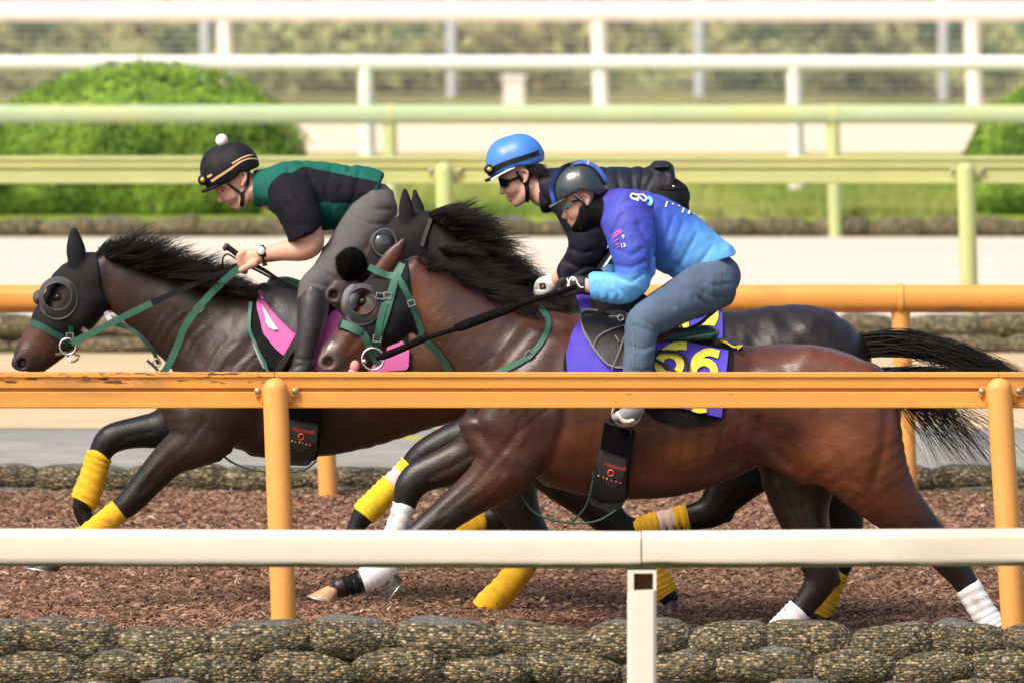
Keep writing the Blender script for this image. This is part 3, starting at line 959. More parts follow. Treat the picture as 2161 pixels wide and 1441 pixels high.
# nearest white rail: two box lengths meeting over a post
def white_near():
    Y = 35.9
    root = empty('white_running_rail', P(1355, 1156, Y), 'white rail with mossy underside closest to the camera, over a white post', 'rail fence')
    xm = P(1352, 1158, Y)
    for (pa, ya, pb, yb) in ((-900, 1150, 1351.6, 1159.5), (1354.4, 1158.5, 3100, 1147)):
        a, b = P(pa, ya, Y), P(pb, yb, Y)
        h = 78 * Y / F
        prof = rounded(.115, h, .036, 6)
        mb = MB()
        n = 8
        mb.prism(prof, [(a[0] + (b[0] - a[0]) * t, 0, (b[2] - a[2]) * (t - .5)) for t in np.linspace(0, 1, n)])
        c = np.array([0, Y, (a[2] + b[2]) / 2])
        make_mesh('rail', np.array(mb.V) + c, mb.F, M['white_rail'], root, True, loc=(0, Y, (a[2] + b[2]) / 2))
    mb = MB(); mb.prism(rounded(.105, 74 * Y / F, .034, 5), [(-.02, 0, 0), (.02, 0, 0)])
    make_mesh('rail_sleeve', np.array(mb.V) + P(1353.5, 1158.5, Y), mb.F, M['rust'], root, True)
    # post: box tube with a pocket near its top
    l, r_ = P(1324, 1300, Y - .01)[0], P(1385, 1300, Y - .01)[0]
    zt, zb, zh1, zh0 = P(0, 1200, Y)[2], -.3, P(0, 1207, Y)[2], P(0, 1243, Y)[2]
    hl, hr = P(1337, 1220, Y)[0], P(1378, 1220, Y)[0]
    y0, y1 = Y - .05, Y + .05
    mb = MB()
    bev = .012
    def colm(z0, z1, x0, x1):
        pr = [(x0 + bev, y0), (x1 - bev, y0), (x1, y0 + bev), (x1, y1 - bev), (x1 - bev, y1), (x0 + bev, y1), (x0, y1 - bev), (x0, y0 + bev)]
        V = [(x, y, z0) for x, y in pr] + [(x, y, z1) for x, y in pr]
        mb.add(V, [(i, (i + 1) % 8, 8 + (i + 1) % 8, 8 + i) for i in range(8)] + [tuple(reversed(range(8))), tuple(range(8, 16))])
    colm(zb, zh0, l, r_)
    mb.box((l, y0 + .002, zh0), (hl, y1 - .002, zt)); mb.box((hr, y0 + .002, zh0), (r_, y1 - .002, zt))
    mb.box((hl, y1 - .012, zh0), (hr, y1 - .004, zh1)); mb.box((hl, y0 + .003, zh1), (hr, y1 - .003, zt))
    mb.build('post', M['white_post'], root, False)
    mb = MB(); mb.box((hl + .001, y1 - .03, zh0 + .001), (hr - .001, y1 - .014, zh1 - .001))
    mb.build('post_pocket', M['rust'], root, False)
    for px in (-560, 3260):
        a = P(px, 1200, Y); b = MB(); b.box((a[0] - .055, y0, -.3), (a[0] + .055, y1, a[2])); b.build('post', M['white_post'], root, False)
white_near()

# ---- wire fence with grey posts before the bank
wf = empty('wire_fence', (0, 112, .7), 'grey posted wire fence in front of the overgrown bank', 'fence')
for p in (-608, -88, 432, 952, 1475, 1990, 2510):
    mb = MB(); a, b = P(p + 2, 236, 112), P(p - 1, -260, 112); mb.tube([a, b], .068, 10); mb.build('post', M['galv'], wf)
for k in range(24):
    z = .82 + k * .085
    mb = MB(); mb.tube([(-13, 111.93, z), (13, 111.93, z)], .0075, 5); mb.build('wire', M['wire'], wf)
b = MB(); a = P(1084, 232, 110.6); b.box((a[0] - .12, 110.5, a[2]), (a[0] + .12, 110.7, a[2] + .36)); 
b.box((a[0] - .14, 110.48, a[2] + .36), (a[0] + .14, 110.72, a[2] + .41))
tag(b.build('marker_post', M['white'], None, False, loc=tuple(a)), 'stubby pale marker post at the foot of the bank', 'marker post')
for px in (-124, 778, 1683):
    pass

# ---- leaves, bushes, grass
def leaf_cloud(name, pts, nrm, size, cols, m, parent=None, kind=None, loc=None, flat=.5):
    n = len(pts)
    a = nrs.normal(size=(n, 3)); nn = nrm + flat * nrs.normal(size=(n, 3)); nn /= np.linalg.norm(nn, axis=1)[:, None]
    u = np.cross(nn, a); u /= np.linalg.norm(u, axis=1)[:, None]; v = np.cross(nn, u)
    s = size * nrs.uniform(.6, 1.3, n)
    u *= s[:, None]; v *= (s * .55)[:, None]
    V = np.stack([pts - u, pts - v * .9 + nn * s[:, None] * .15, pts + u, pts + v * .9 + nn * s[:, None] * .15], 1).reshape(-1, 3)
    Q = np.arange(4 * n).reshape(-1, 4)
    o = make_mesh(name, V, Q, m, parent, False, cols=np.repeat(cols, 4, 0), loc=loc)
    if kind: o['kind'] = kind
    return o
def bush(Y, cx, cyb, blobs, label, n=26000):
    """blobs: (px, py, rx px, ry px, dy, ry m)"""
    base = P(cx, cyb, Y)
    root = empty('bush', base, label, 'bush', 'rounded azalea bushes on the lawn')
    core = Sculpt(Y, .06)
    pts, nr_ = [], []
    tot = sum(b[2] * b[3] for b in blobs)
    cm = MB()
    E = []
    for (px, py, rx, ry, dy, rd) in blobs:
        c = P(px, py, Y + dy); k = Y / F
        E.append((c, np.array([rx * k, rd, ry * k])))
    for (c, r) in E:
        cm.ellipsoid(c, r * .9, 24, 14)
        m_ = int(n * (r[0] * r[2]) / sum(q[1][0] * q[1][2] for q in E))
        d = nrs.normal(size=(m_, 3)); d[:, 1] -= .35; d /= np.linalg.norm(d, axis=1)[:, None]
        lump = 1 + .09 * (fbm(d * 5 + c, 3) - .45) * 2
        p = c + d * r * (lump * nrs.uniform(.93, 1.02, m_))[:, None]
        inside = np.zeros(m_, bool)
        for (c2, r2) in E:
            if c2 is not c: inside |= (((p - c2) / r2) ** 2).sum(1) < .8
        keep = ~inside & (p[:, 2] > base[2] - .05)
        pts.append(p[keep]); q = d[keep] / r; nr_.append(q / np.linalg.norm(q, axis=1)[:, None])
    pts, nr_ = np.vstack(pts), np.vstack(nr_)
    cl = fbm(pts * 3.2, 3)
    c0, c1 = np.array([.05, .125, .010]), np.array([.25, .41, .045])
    t = np.clip((cl - .25) / .4, 0, 1) * nrs.uniform(.6, 1.2, len(pts))
    leaf_cloud('foliage', pts, nr_, .022, c0 + (c1 - c0) * np.clip(t + .12, 0, 1)[:, None], M['leaf'], root)
    cm.build('dark_core', M['bushcore'], root)  # solid dark core inside the leaves, the inner shade put into its colour
bush(74.75, 300, 470, [(308, 335, 338, 204, .3, .75), (110, 375, 260, 135, .2, .6), (440, 390, 205, 120, .1, .55), (-70, 360, 150, 140, .2, .7), (60, 425, 230, 80, 0, .42), (300, 425, 262, 82, 0, .42)],
     'large domed bright green bush behind the green rails at left', 90000)
bush(74.75, 2190, 470, [(2210, 348, 172, 168, .3, .8), (2230, 405, 190, 108, .05, .55)],
     'green bush at the right edge behind the green rails', 40000)
# grass of the lawn, near its front edge
n_ = 42000
x = nrs.uniform(-5.2, 5.2, n_); y = 74.0 + 12 * nrs.rand(n_) ** 2
gp_ = PX(np.stack([x, y, np.full(n_, Z_LAWN)], -1))[0]
ok_ = ~((y < 75.6) & ((gp_ < 560) | (gp_ > 2050)))
x, y = x[ok_], y[ok_]; n_ = len(x)
g = np.stack([x, y, np.full(n_, Z_LAWN)], -1)
hgt = nrs.uniform(.03, .10, n_) * (1 + 1.4 * (fbm(g * np.array([1.3, .5, 1]), 2) > .5)) * np.clip(1.5 - (y - 74) / 8, .35, 1)
w_ = .012; dx = nrs.normal(0, .03, n_)
V = np.stack([g + np.stack([-w_ + 0 * x, 0 * x, 0 * x], -1), g + np.stack([w_ + 0 * x, 0 * x, 0 * x], -1), g + np.stack([dx, nrs.normal(0, .02, n_), hgt], -1)], 1).reshape(-1, 3)
t = np.clip(fbm(g * np.array([.8, .35, 1]), 3) * 1.9 - .35 + nrs.normal(0, .12, n_), 0, 1)[:, None]
cc = np.array([.36, .36, .11]) * (1 - t) + np.array([.12, .22, .025]) * t
tag(make_mesh('grass', V, np.arange(3 * n_).reshape(-1, 3), M['blade'], None, False, cols=np.repeat(cc, 3, 0), loc=(0, 74, Z_LAWN)), kind='stuff')
# scrub over the bank
n_ = 60000
x = nrs.uniform(-9, 9, n_); y = nrs.uniform(112.5, 124, n_)
zb = np.interp(y, by, bz)
pq = np.stack([x * .9, y * .5, x * 0], -1)
f1, f2 = fbm(pq, 3), fbm(pq * 1.9 + 9, 3)
hh = np.clip((f1 - .38) * 2.2, .05, 1.1) * nrs.rand(n_)
right = np.clip((x + 1.0) / 5.0, 0, 1)
dark = np.clip((f2 - .42) * 6 + right * .75 - .25, 0, 1)[:, None]
tan_ = np.clip((f1 - .40) * 4 * (1 - np.abs(x - 1.6) / 4), 0, 1)[:, None] * .8
cc = np.array([.30, .30, .12]) * (1 - dark) + np.array([.06, .10, .035]) * dark
cc = cc * (1 - tan_ * .6) + np.array([.34, .225, .10]) * tan_ * .6
cc *= nrs.uniform(.7, 1.3, (n_, 1))
up = np.tile(np.array([0, -.7, .7]), (n_, 1))
leaf_cloud('scrub', np.stack([x, y, zb + hh], -1), up, .10, cc, M['leaf'], None, 'stuff', (0, 112, .8), .9)

# ================================================================== HORSES
def coat(name, var=.18, rough=.4, spec=.5):
    m = mat(name, rough=rough, attr=True, var=var, vs_=5, bump=.3, bs=55, spec=spec, stretch=(1, 1, 3.0), bd=.5)
    return m
M['coat_bay'] = coat('bay_coat', .25, .40, .5)
M['coat_dark'] = coat('dark_coat', .25, .42, .33)
M['hair'] = mat('black_hair', (.0062, .0048, .0042), .5, .4, 14, spec=.25)
M['hood'] = mat('black_mesh_hood', (.012, .012, .0125), .65, .12, 12, .35, 300, spec=.16)
M['goggle'] = mat('grey_mesh_goggle', (.06, .06, .063), .6, .1, 30, .3, 300, spec=.25)
M['goggle_rim'] = mat('goggle_rim', (.075, .075, .08), .5, .1, 30, .1, 200, spec=.3)
M['dome'] = mat('smoked_dome', (.045, .047, .05), .08, .05, 5, spec=.7)
M['eye'] = mat('dark_eye', (.008, .005, .004), .12, .1, 10, spec=.3)
M['nostril'] = mat('nostril_red', (.22, .035, .04), .45, .25, 40, spec=.5)
M['lipskin'] = mat('muzzle_skin', (.11, .075, .065), .5, .2, 40, .2, 120)
M['pinktongue'] = mat('pink_tongue', (.62, .26, .25), .45, .1, 30)
M['strap'] = mat('green_strap', (.028, .118, .075), .5, .15, 30, .25, 250, spec=.45)
M['strap_dk'] = mat('dark_green_strap', (.018, .055, .038), .5, .15, 30, .2, 250, spec=.45)
M['black_lea'] = mat('black_leather', (.009, .0085, .008), .42, .2, 20, .2, 160, spec=.3)
M['black_cloth'] = mat('black_cloth', (.009, .009, .0095), .85, .15, 20, .3, 220, spec=.12)
M['fleece'] = mat('black_fleece', (.008, .0075, .0075), .95, .3, 30, 1.0, 120, spec=.1, bd=2)
M['steel'] = mat('polished_steel', (.75, .74, .72), .22, .05, 10, metal=.9)
M['yellow'] = mat('yellow_bandage', (.72, .40, .022), .8, .1, 30, .35, 160, spec=.2, stain=[((.30, .14, .04), 14, .58, .2, None, None)])
M['yellow2'] = mat('lemon_bandage', (.78, .55, .03), .8, .1, 30, .35, 160, spec=.2, stain=[((.35, .22, .05), 14, .68, .1, None, None)])
M['white_b'] = mat('white_bandage', (.80, .80, .79), .8, .05, 30, .3, 160, spec=.2, stain=[((.40, .25, .17), 10, .54, .25, None, None)])
M['pink_t'] = mat('pale_pink_tape', (.72, .50, .46), .7, .1, 30, .2, 160)
M['hoof_tan'] = mat('tan_hoof', (.48, .27, .13), .5, .25, 18, .3, 60, stretch=(1, 1, .3), stain=[((.62, .50, .40), 12, .6, .2, None, None)])
M['hoof_dk'] = mat('dark_hoof', (.035, .03, .028), .45, .25, 18, .3, 60)
M['white_tag'] = mat('white_tag', (.74, .72, .80), .6, .05)

B_ = (.080, .0225, .0088)      # bay
B1 = (.052, .0205, .0125)      # greyer bay of neck and shoulder
B2 = (.108, .0305, .0108)
BK = (.009, .007, .0065)      # black points
BKD = (.028, .0115, .0075)
D_ = (.027, .0135, .0095)      # dark bay
D1 = (.033, .0185, .0135)
D2 = (.066, .026, .014)
DK = (.008, .0068, .0062)
K_ = (.015, .0115, .010)      # near black
K1 = (.013, .0105, .0095)

class Leg:
    """centre line of a leg, to lay bandages and hooves on"""
    def __init__(s, rows, Y): s.rows = np.array([r[:5] for r in rows], float); s.Y = Y
def wrap(name, leg, i0, i1, extra, m, parent, ridges=7, n=18, jag=0.0):
    """bandage wound round the leg between rows i0 and i1 (floats)"""
    full = crom(leg.rows, 8)
    k = np.linspace(i0 * 8, i1 * 8, 26)
    r = np.stack([np.interp(k, np.arange(len(full)), full[:, c]) for c in range(5)], -1)
    V, Fc = [], []
    pxm = F / leg.Y
    for i, q in enumerate(r):
        a = r[min(i + 1, 25), :2] - r[max(i - 1, 0), :2]; a /= np.linalg.norm(a)
        nrm = np.array([-a[1], a[0]])
        t = i / 25
        rid = extra + .0022 * math.sin(t * ridges * 2 * math.pi) - (.004 if i in (0, 25) else 0)
        for j in range(n):
            th = 2 * math.pi * j / n
            ph = t + .02 * math.sin(th)
            e = extra + .0024 * math.sin((t * ridges + th / 6.283 * .8) * 2 * math.pi) + .0012 * math.sin(3 * th + 9 * t)
            if i in (0, 25): e -= .005
            ra = q[3] + e * pxm; rb = q[4] / pxm + e
            off = a * (jag * math.sin(2 * th + 1) if i in (0, 25) else 0)
            V.append(P(q[0] + nrm[0] * ra * math.cos(th) + off[0], q[1] + nrm[1] * ra * math.cos(th) + off[1], leg.Y + q[2] + rb * math.sin(th)))
    for i in range(25):
        for j in range(n):
            j2 = (j + 1) % n
            Fc.append((i * n + j, i * n + j2, (i + 1) * n + j2, (i + 1) * n + j))
    Fc.append(tuple(range(n))); Fc.append(tuple(25 * n + j for j in reversed(range(n))))
    return make_mesh(name, V, Fc, m, parent, True)
def hoof(parent, Y, cor, toe, heel, dy, w, m, shoe=True):
    """cor: coronet centre px, toe and heel px of the sole, w half width px"""
    k = Y / F
    cor, toe, heel = (np.array(q, float) for q in (cor, toe, heel))
    mid = (toe + heel) / 2; ax = (toe - heel) / np.linalg.norm(toe - heel); half = np.linalg.norm(toe - heel) / 2
    n = 20; V, Fc = [], []
    for (t, s_) in ((0, .86), (.12, .9), (.5, .95), (1, 1.0), (1.0, .82), (.93, .6)):
        c = cor + (mid - cor) * t
        hl = half * (.62 + .38 * min(t, 1)) * s_ / (1 if t < 1 or s_ == 1 else 1)
        for j in range(n):
            th = 2 * math.pi * j / n
            ex = math.copysign(abs(math.cos(th)) ** .8, math.cos(th))
            p = c + ax * hl * ex
            V.append(P(p[0], p[1], Y + dy + math.sin(th) * w * k * (.8 + .25 * t) * s_))
    for i in range(5):
        for j in range(n):
            j2 = (j + 1) % n
            Fc.append((i * n + j, i * n + j2, (i + 1) * n + j2, (i + 1) * n + j))
    Fc.append(tuple(range(n))); Fc.append(tuple(5 * n + j for j in reversed(range(n))))
    h = make_mesh('hoof', V, Fc, m, parent, True)
    if shoe:
        pts = []
        dn = (mid - cor); dn /= np.linalg.norm(dn)
        for th in np.linspace(-2.3, 2.3, 22):
            p = mid + ax * half * .95 * math.cos(th) + dn * 3
            pts.append(P(p[0], p[1], Y + dy + math.sin(th) * w * k * .95))
        mb = MB(); mb.tube(pts, .0055, 6); mb.build('horseshoe', M['steel'], h)
    return h
def ring(name, surf, c, r, m, parent, off=.02, th=.005, seg=28, squash=1.0):
    pts = []
    p0 = surf.at(c[0], c[1], off)
    for t in np.linspace(0, 2 * math.pi, seg + 1):
        q = P(c[0] + r * math.cos(t), c[1] + r * squash * math.sin(t), p0[1])
        pts.append(q)
    mb = MB(); mb.tube(pts, th, 7, False)
    return mb.build(name, m, parent)
def buckle(surf, c, w, h, ang, parent, off=.014, name='buckle'):
    p0 = surf.at(c[0], c[1], off); ca, sa = math.cos(math.radians(ang)), math.sin(math.radians(ang))
    cs = [(-w, -h), (w, -h), (w, h), (-w, h), (-w, -h)]
    pts = [P(c[0] + x * ca - y * sa, c[1] + x * sa + y * ca, p0[1]) for x, y in cs]
    mb = MB(); mb.tube(pts, .0035, 6); return mb.build(name, M['steel'], parent, False)
def blob(name, c, r, m, parent, nu=16, nv=10, rot=0.0):
    mb = MB(); mb.ellipsoid((0, 0, 0), r, nu, nv)
    V = np.array(mb.V); ca, sa = math.cos(rot), math.sin(rot)
    V = np.stack([V[:, 0] * ca - V[:, 2] * sa, V[:, 1], V[:, 0] * sa + V[:, 2] * ca], -1) + np.array(c)
    return make_mesh(name, V, mb.F, m, parent, True)
def goggle_cup(parent, surf, c, rx, ry, hole, m, mrim, bulge, side=-1, rot=0.0, lo=None):
    """rounded eye cup with an opening; hole = (cx,cy,rx,ry) px"""
    n = 30; V, Fc = [], []
    p0 = surf.at(c[0], c[1], 0)
    rings_ = [(1.0, .004, 0.0), (.97, .006, .08), (.86, bulge * .45, .3), (.70, bulge * .75, .65), (.5, bulge, 1.0), (.5, bulge - .012, 1.0)]
    for (s_, d, mixh) in rings_:
        for j in range(n):
            th = 2 * math.pi * j / n
            ox, oy = c[0] + rx * math.cos(th + rot), c[1] + ry * math.sin(th + rot)
            hx, hy = hole[0] + hole[2] * math.cos(th + rot), hole[1] + hole[3] * math.sin(th + rot)
            x, y = ox + (hx - ox) * mixh, oy + (hy - oy) * mixh
            if mixh < .2:
                q = surf.at(x, y, d)
                q[1] = min(q[1], p0[1] + .07)
            else:
                q = P(x, y, p0[1] - d + (.03 * max(0, -math.cos(th)) if mixh < .5 else 0))
            V.append(q)
    k = len(rings_)
    for i in range(k - 1):
        for j in range(n):
            j2 = (j + 1) % n
            Fc.append((i * n + j, i * n + j2, (i + 1) * n + j2, (i + 1) * n + j))
    g = make_mesh('goggle', V, Fc, m, parent, True)
    pts = [V[4 * n + j] for j in range(n)]; pts.append(pts[0])
    mb = MB(); mb.tube(pts, .0028, 6, False); mb.build('rim', mrim, g)
    return g

def mane(parent, Y, roots, n, flow, length, rad, name='mane', wild=.25, dyr=.03, droop=.0, m=None, side=0.0):
    """roots: crest line px; flow: list of (dx,dy) px direction along the crest; length likewise"""
    rp = crom(roots, 6); fl = crom(flow, 6)[:len(rp)] if len(flow) == len(roots) else None
    S = []
    nc = 13
    for q in range(n // nc + 1):
        u0 = rnd.random() * (len(rp) - 1); ang0 = rnd.gauss(0, wild); L0 = rnd.uniform(.55, 1.1); dy0 = rnd.gauss(0, dyr) + side
        wv, wp, dyd0 = rnd.uniform(.05, .5), rnd.uniform(0, 6), rnd.gauss(0, .012)
        for _ in range(nc):
            u = min(max(u0 + rnd.gauss(0, .35), 0), len(rp) - 1.001); i = int(u); f = u - i
            p = rp[i] * (1 - f) + rp[min(i + 1, len(rp) - 1)] * f
            fr = np.array(fl[i]) * (1 - f) + np.array(fl[min(i + 1, len(fl) - 1)]) * f
            L = np.hypot(*fr[:2]) * L0 * rnd.uniform(.72, 1.06)
            ang = math.atan2(fr[1], fr[0]) + ang0 + rnd.gauss(0, wild * .22)
            up = fr[2] if len(fr) > 2 else 0
            pts = []
            x, y = p[0] + rnd.uniform(-3, 3), p[1] + rnd.uniform(-2, 6); dy = dy0 + rnd.gauss(0, .008)
            dyd = dyd0 + rnd.gauss(0, .003); ns = 8
            for k in range(ns):
                pts.append(P(x, y, Y + dy))
                t = k / (ns - 1)
                a = ang - up * (1 - t) ** 1.5 + wv * math.sin(wp + 5 * t) * t + droop * t + rnd.gauss(0, .05)
                x += L / (ns - 1) * math.cos(a); y += L / (ns - 1) * math.sin(a); dy += dyd
            S.append((np.array(pts), rad * rnd.uniform(.5, 1.15)))
    return strands(name, S, m or M['hair'], parent)

def finish(sc, paint=None, smooth=2, clip=None, holes=(), noise=None):
    V, Q = sc.mesh(clip=clip, holes=holes, smooth=smooth, noise=noise)
    C_ = sc.colours(V)
    if paint: C_ = paint(V, C_)
    return V, Q, C_

def coat_paint(Y, extra=None):
    def f(V, C_):
        px, py = PX(V)
        n1 = fbm(V * np.array([5, 5, 7]), 3); n2 = fbm(V * 22.0 + 5, 2)
        C_ = C_ * (1 + .75 * (n1 - .45) + .35 * (n2 - .4))[:, None]
        if extra: C_ = extra(V, C_, px, py)
        return np.clip(C_, .004, 1)
    return f
def mixin(C_, col, w): return C_ * (1 - w[:, None]) + np.array(col) * w[:, None]
def spot(px, py, x, y, rx, ry, rot=0.0, soft=.5):
    ca, sa = math.cos(rot), math.sin(rot)
    a = ((px - x) * ca + (py - y) * sa) / rx; b = (-(px - x) * sa + (py - y) * ca) / ry
    return np.clip((1 - np.sqrt(a * a + b * b)) / soft, 0, 1)

HH = .0085
def NOSE(sc, x, y, rx, ry, dy, col, rim):
    """flared nostril: a swelling with a raised rim round a hollow"""
    sc.chain([(x + 12, y - 22, dy * .7, 20, 13, col), (x + 2, y, dy * .75, rx + 4, 13, col)], k=.025)
    pts = [(x + rx * math.cos(t), y + ry * math.sin(t), dy * 1.02, 5.5, 5.5, rim) for t in np.linspace(0, 2 * math.pi, 11)]
    sc.chain(pts, k=.012, sub=2)
    sc.groups.append(([(P(x, y, sc.Y + dy * 1.15), P(x + 2, y, sc.Y + dy * .7), rx * .75 / sc.pxm, rx * .5 / sc.pxm, ry * .75 / sc.pxm, ry * .5 / sc.pxm, np.zeros(3), np.zeros(3))], .008, True, .8))
# ------------------------------------------------------------------ near bay horse
YN = 41.0
nb = empty('horse', P(1400, 1353, YN), 'bay galloping horse nearest the camera with brown ears and white leg bandages', 'horse', 'galloping racehorses')
sc = Sculpt(YN, HH)
sc.chain([(1078,842,0,128,92,B1),(1110,848,0,156,112,B1),(1190,848,0,182,130,B_),(1300,862,0,190,138,B_),(1420,868,0,180,138,B_),(1520,862,0,150,130,B_),(1600,850,0,122,128,B_),(1700,848,0,122,126,B_),(1780,868,0,116,112,B2),(1832,888,0,92,84,B2)], k=.05)
sc.chain([(1125,790,0,140,76,B1),(1065,765,0,116,70,B1),(1000,712,0,94,58,B1),(945,662,0,79,49,B1),(895,612,0,63,42,B_),(862,588,0,55,40,B_)], k=.05)
sc.chain([(852,592,0,48,40,B_),(818,640,0,63,46,B_),(778,690,0,54,40,B_),(738,728,0,43,33,B_),(708,757,0,36,29,BKD)], k=.03)
sc.chain([(838,655,0,44,50,B_),(822,692,0,34,46,B_)], k=.02)                                   # cheek
NOSE(sc, 693, 764, 17, 15, -.045, B_, (.15, .11, .095))
NOSE(sc, 693, 764, 17, 15, .045, B_, (.15, .11, .095))
sc.chain([(765,770,0,18,22,BKD),(735,790,0,18,22,BKD),(712,800,0,14,20,BKD)], k=.02)           # lower lip
sc.chain([(790,733,0,30,26,B_),(752,768,0,20,22,BKD)], k=.03)
sc.chain([(800,578,-.06,17,11,B_),(826,543,-.062,18,10,B_),(846,517,-.062,11,6,BKD),(856,499,-.06,3,2,BK)], k=.015)
sc.chain([(806,576,.06,16,11,B_),(826,548,.062,15,10,B_),(842,524,.06,8,5,BK),(850,512,.06,3,2,BK)], k=.015)
# shoulder and haunch muscle
sc.chain([(1150,720,-.14,50,30,B1),(1100,820,-.17,66,36,B1),(1062,900,-.17,60,34,B1)], k=.06)
sc.chain([(1150,720,.14,50,30,B1),(1100,820,.17,66,36,B1),(1062,900,.17,60,34,B1)], k=.06)
sc.chain([(1690,790,-.13,62,46,B2),(1770,850,-.15,96,50,B2),(1812,930,-.15,80,46,B2)], k=.06)
sc.chain([(1690,790,.13,62,46,B2),(1770,850,.15,96,50,B2),(1812,930,.15,80,46,B2)], k=.06)
sc.chain([(1585,915,-.15,30,22,B_),(1645,962,-.14,30,24,B_),(1705,985,-.13,40,30,B_)], k=.09)
NHIND = [(1745,855,-.12,140,68,B2),(1795,935,-.14,116,70,B2),(1838,1002,-.135,86,58,B2),(1884,1060,-.12,62,46,B_),(1935,1112,-.10,47,36,BKD),(1988,1166,-.09,36,29,BK),(2012,1192,-.085,33,26,BK),(2040,1232,-.08,26,21,BK),(2076,1293,-.08,25,20,BK),(2100,1330,-.08,29,24,BK),(2122,1362,-.08,22,20,BK)]
sc.chain(NHIND, k=.05)
NOFF = [(1720,900,.12,120,60,B_),(1690,990,.13,92,54,BKD),(1692,1070,.13,60,44,BKD),(1712,1140,.12,44,35,BKD),(1733,1205,.12,37,30,BK),(1722,1242,.12,31,25,BK),(1688,1286,.12,26,21,BK),(1650,1325,.12,26,21,BK),(1630,1350,.12,22,18,BK)]
sc.chain(NOFF, k=.04)
sc.chain([(1742,1190,.12,20,14,BK),(1768,1226,.12,9,9,BK)], k=.02)
NFORE = [(1080,895,-.12,112,50,B1),(1078,960,-.135,84,48,B1),(1042,1008,-.13,58,42,B_),(985,1052,-.12,42,34,BKD),(908,1112,-.12,33,29,BK),(874,1142,-.12,32,28,BK),(838,1176,-.11,24,21,BK),(786,1214,-.11,27,22,BK),(748,1230,-.11,20,17,BK),(716,1240,-.11,22,19,BK)]
sc.chain(NFORE, k=.04)
NOFO = [(1050,915,.10,90,45,B1),(1000,958,.12,52,36,BKD),(940,985,.12,42,30,BKD),(888,1004,.12,36,28,BK),(864,1030,.12,32,26,BK),(852,1072,.12,23,20,BK),(832,1125,.12,21,18,BK),(816,1180,.12,22,18,BK),(812,1205,.12,23,20,BK),(822,1222,.12,17,15,BK)]
sc.chain(NOFO, k=.035)
# creases
sc.crease([(1165,690),(1120,745),(1060,800),(1012,862)], .010, .028)
sc.crease([(882,722),(930,770),(985,835),(1012,885)], .010, .018)
sc.crease([(1128,1010),(1165,960),(1190,890),(1196,820)], .013, .026)
sc.crease([(1010,905),(1050,960),(1060,985)], .008, .02)
sc.crease([(1585,760),(1575,830),(1596,900)], .016, .05)
sc.crease([(1600,880),(1625,940),(1660,975)], .010, .020)
sc.crease([(1868,850),(1862,930),(1840,1010)], .009, .022)
sc.crease([(1660,780),(1716,850),(1740,930),(1790,1010)], .007, .026)
sc.crease([(1095,900),(1050,960),(1000,1020),(930,1080)], .006, .014)
sc.crease([(760,705),(735,740)], .006, .014)
for i, x in enumerate(range(1250, 1560, 38)):
    sc.crease([(x + 24, 800), (x + 6, 900), (x - 8, 1000)], .0028, .011)
# veins
sc.crease([(1290,1010),(1400,1000),(1500,965)], -.0025, .006)
sc.crease([(1060,985),(1010,1035),(950,1085)], -.003, .006)
sc.crease([(1780,1010),(1840,1052),(1890,1100)], -.003, .006)
for p in ([(1130,872),(1092,940),(1076,992),(1032,1038)], [(1102,926),(1064,958),(1020,1000)], [(1340,986),(1420,974),(1500,950),(1572,925)], [(1420,974),(1462,1000),(1490,1004)], [(1500,950),(1530,900),(1570,880)], [(1760,925),(1800,990),(1850,1040)], [(1640,900),(1690,940),(1730,1000)], [(1700,800),(1750,840),(1790,900)], [(745,692),(722,722),(708,742)], [(770,715),(742,745)], [(1180,900),(1230,960),(1300,1000)]):
    sc.crease(p, -.0026, .0055)
for i in range(9):
    x, y = 1010 + 15 * i, 742 + 13 * i
    sc.crease([(x + 34, y + 4), (x + 8, y + 22), (x - 22, y + 52)], .0028 + .001 * (i % 3), .007)
for i in range(6):
    x, y = 905 + 11 * i, 640 + 14 * i
    sc.crease([(x + 26, y - 6), (x, y + 16), (x - 12, y + 40)], .0024, .006)
sc.crease([(1000,958),(955,985),(905,1010)], .006, .010); sc.crease([(1010,1040),(950,1082),(900,1122)], .005, .008)
sc.crease([(852,1030),(845,1075),(826,1130)], .003, .006); sc.crease([(1930,1100),(1975,1150)], .005, .009); sc.crease([(1690,1040),(1712,1120),(1730,1180)], .006, .012)
sc.crease([(1640,1000),(1660,1060),(1690,1120)], .004, .010)
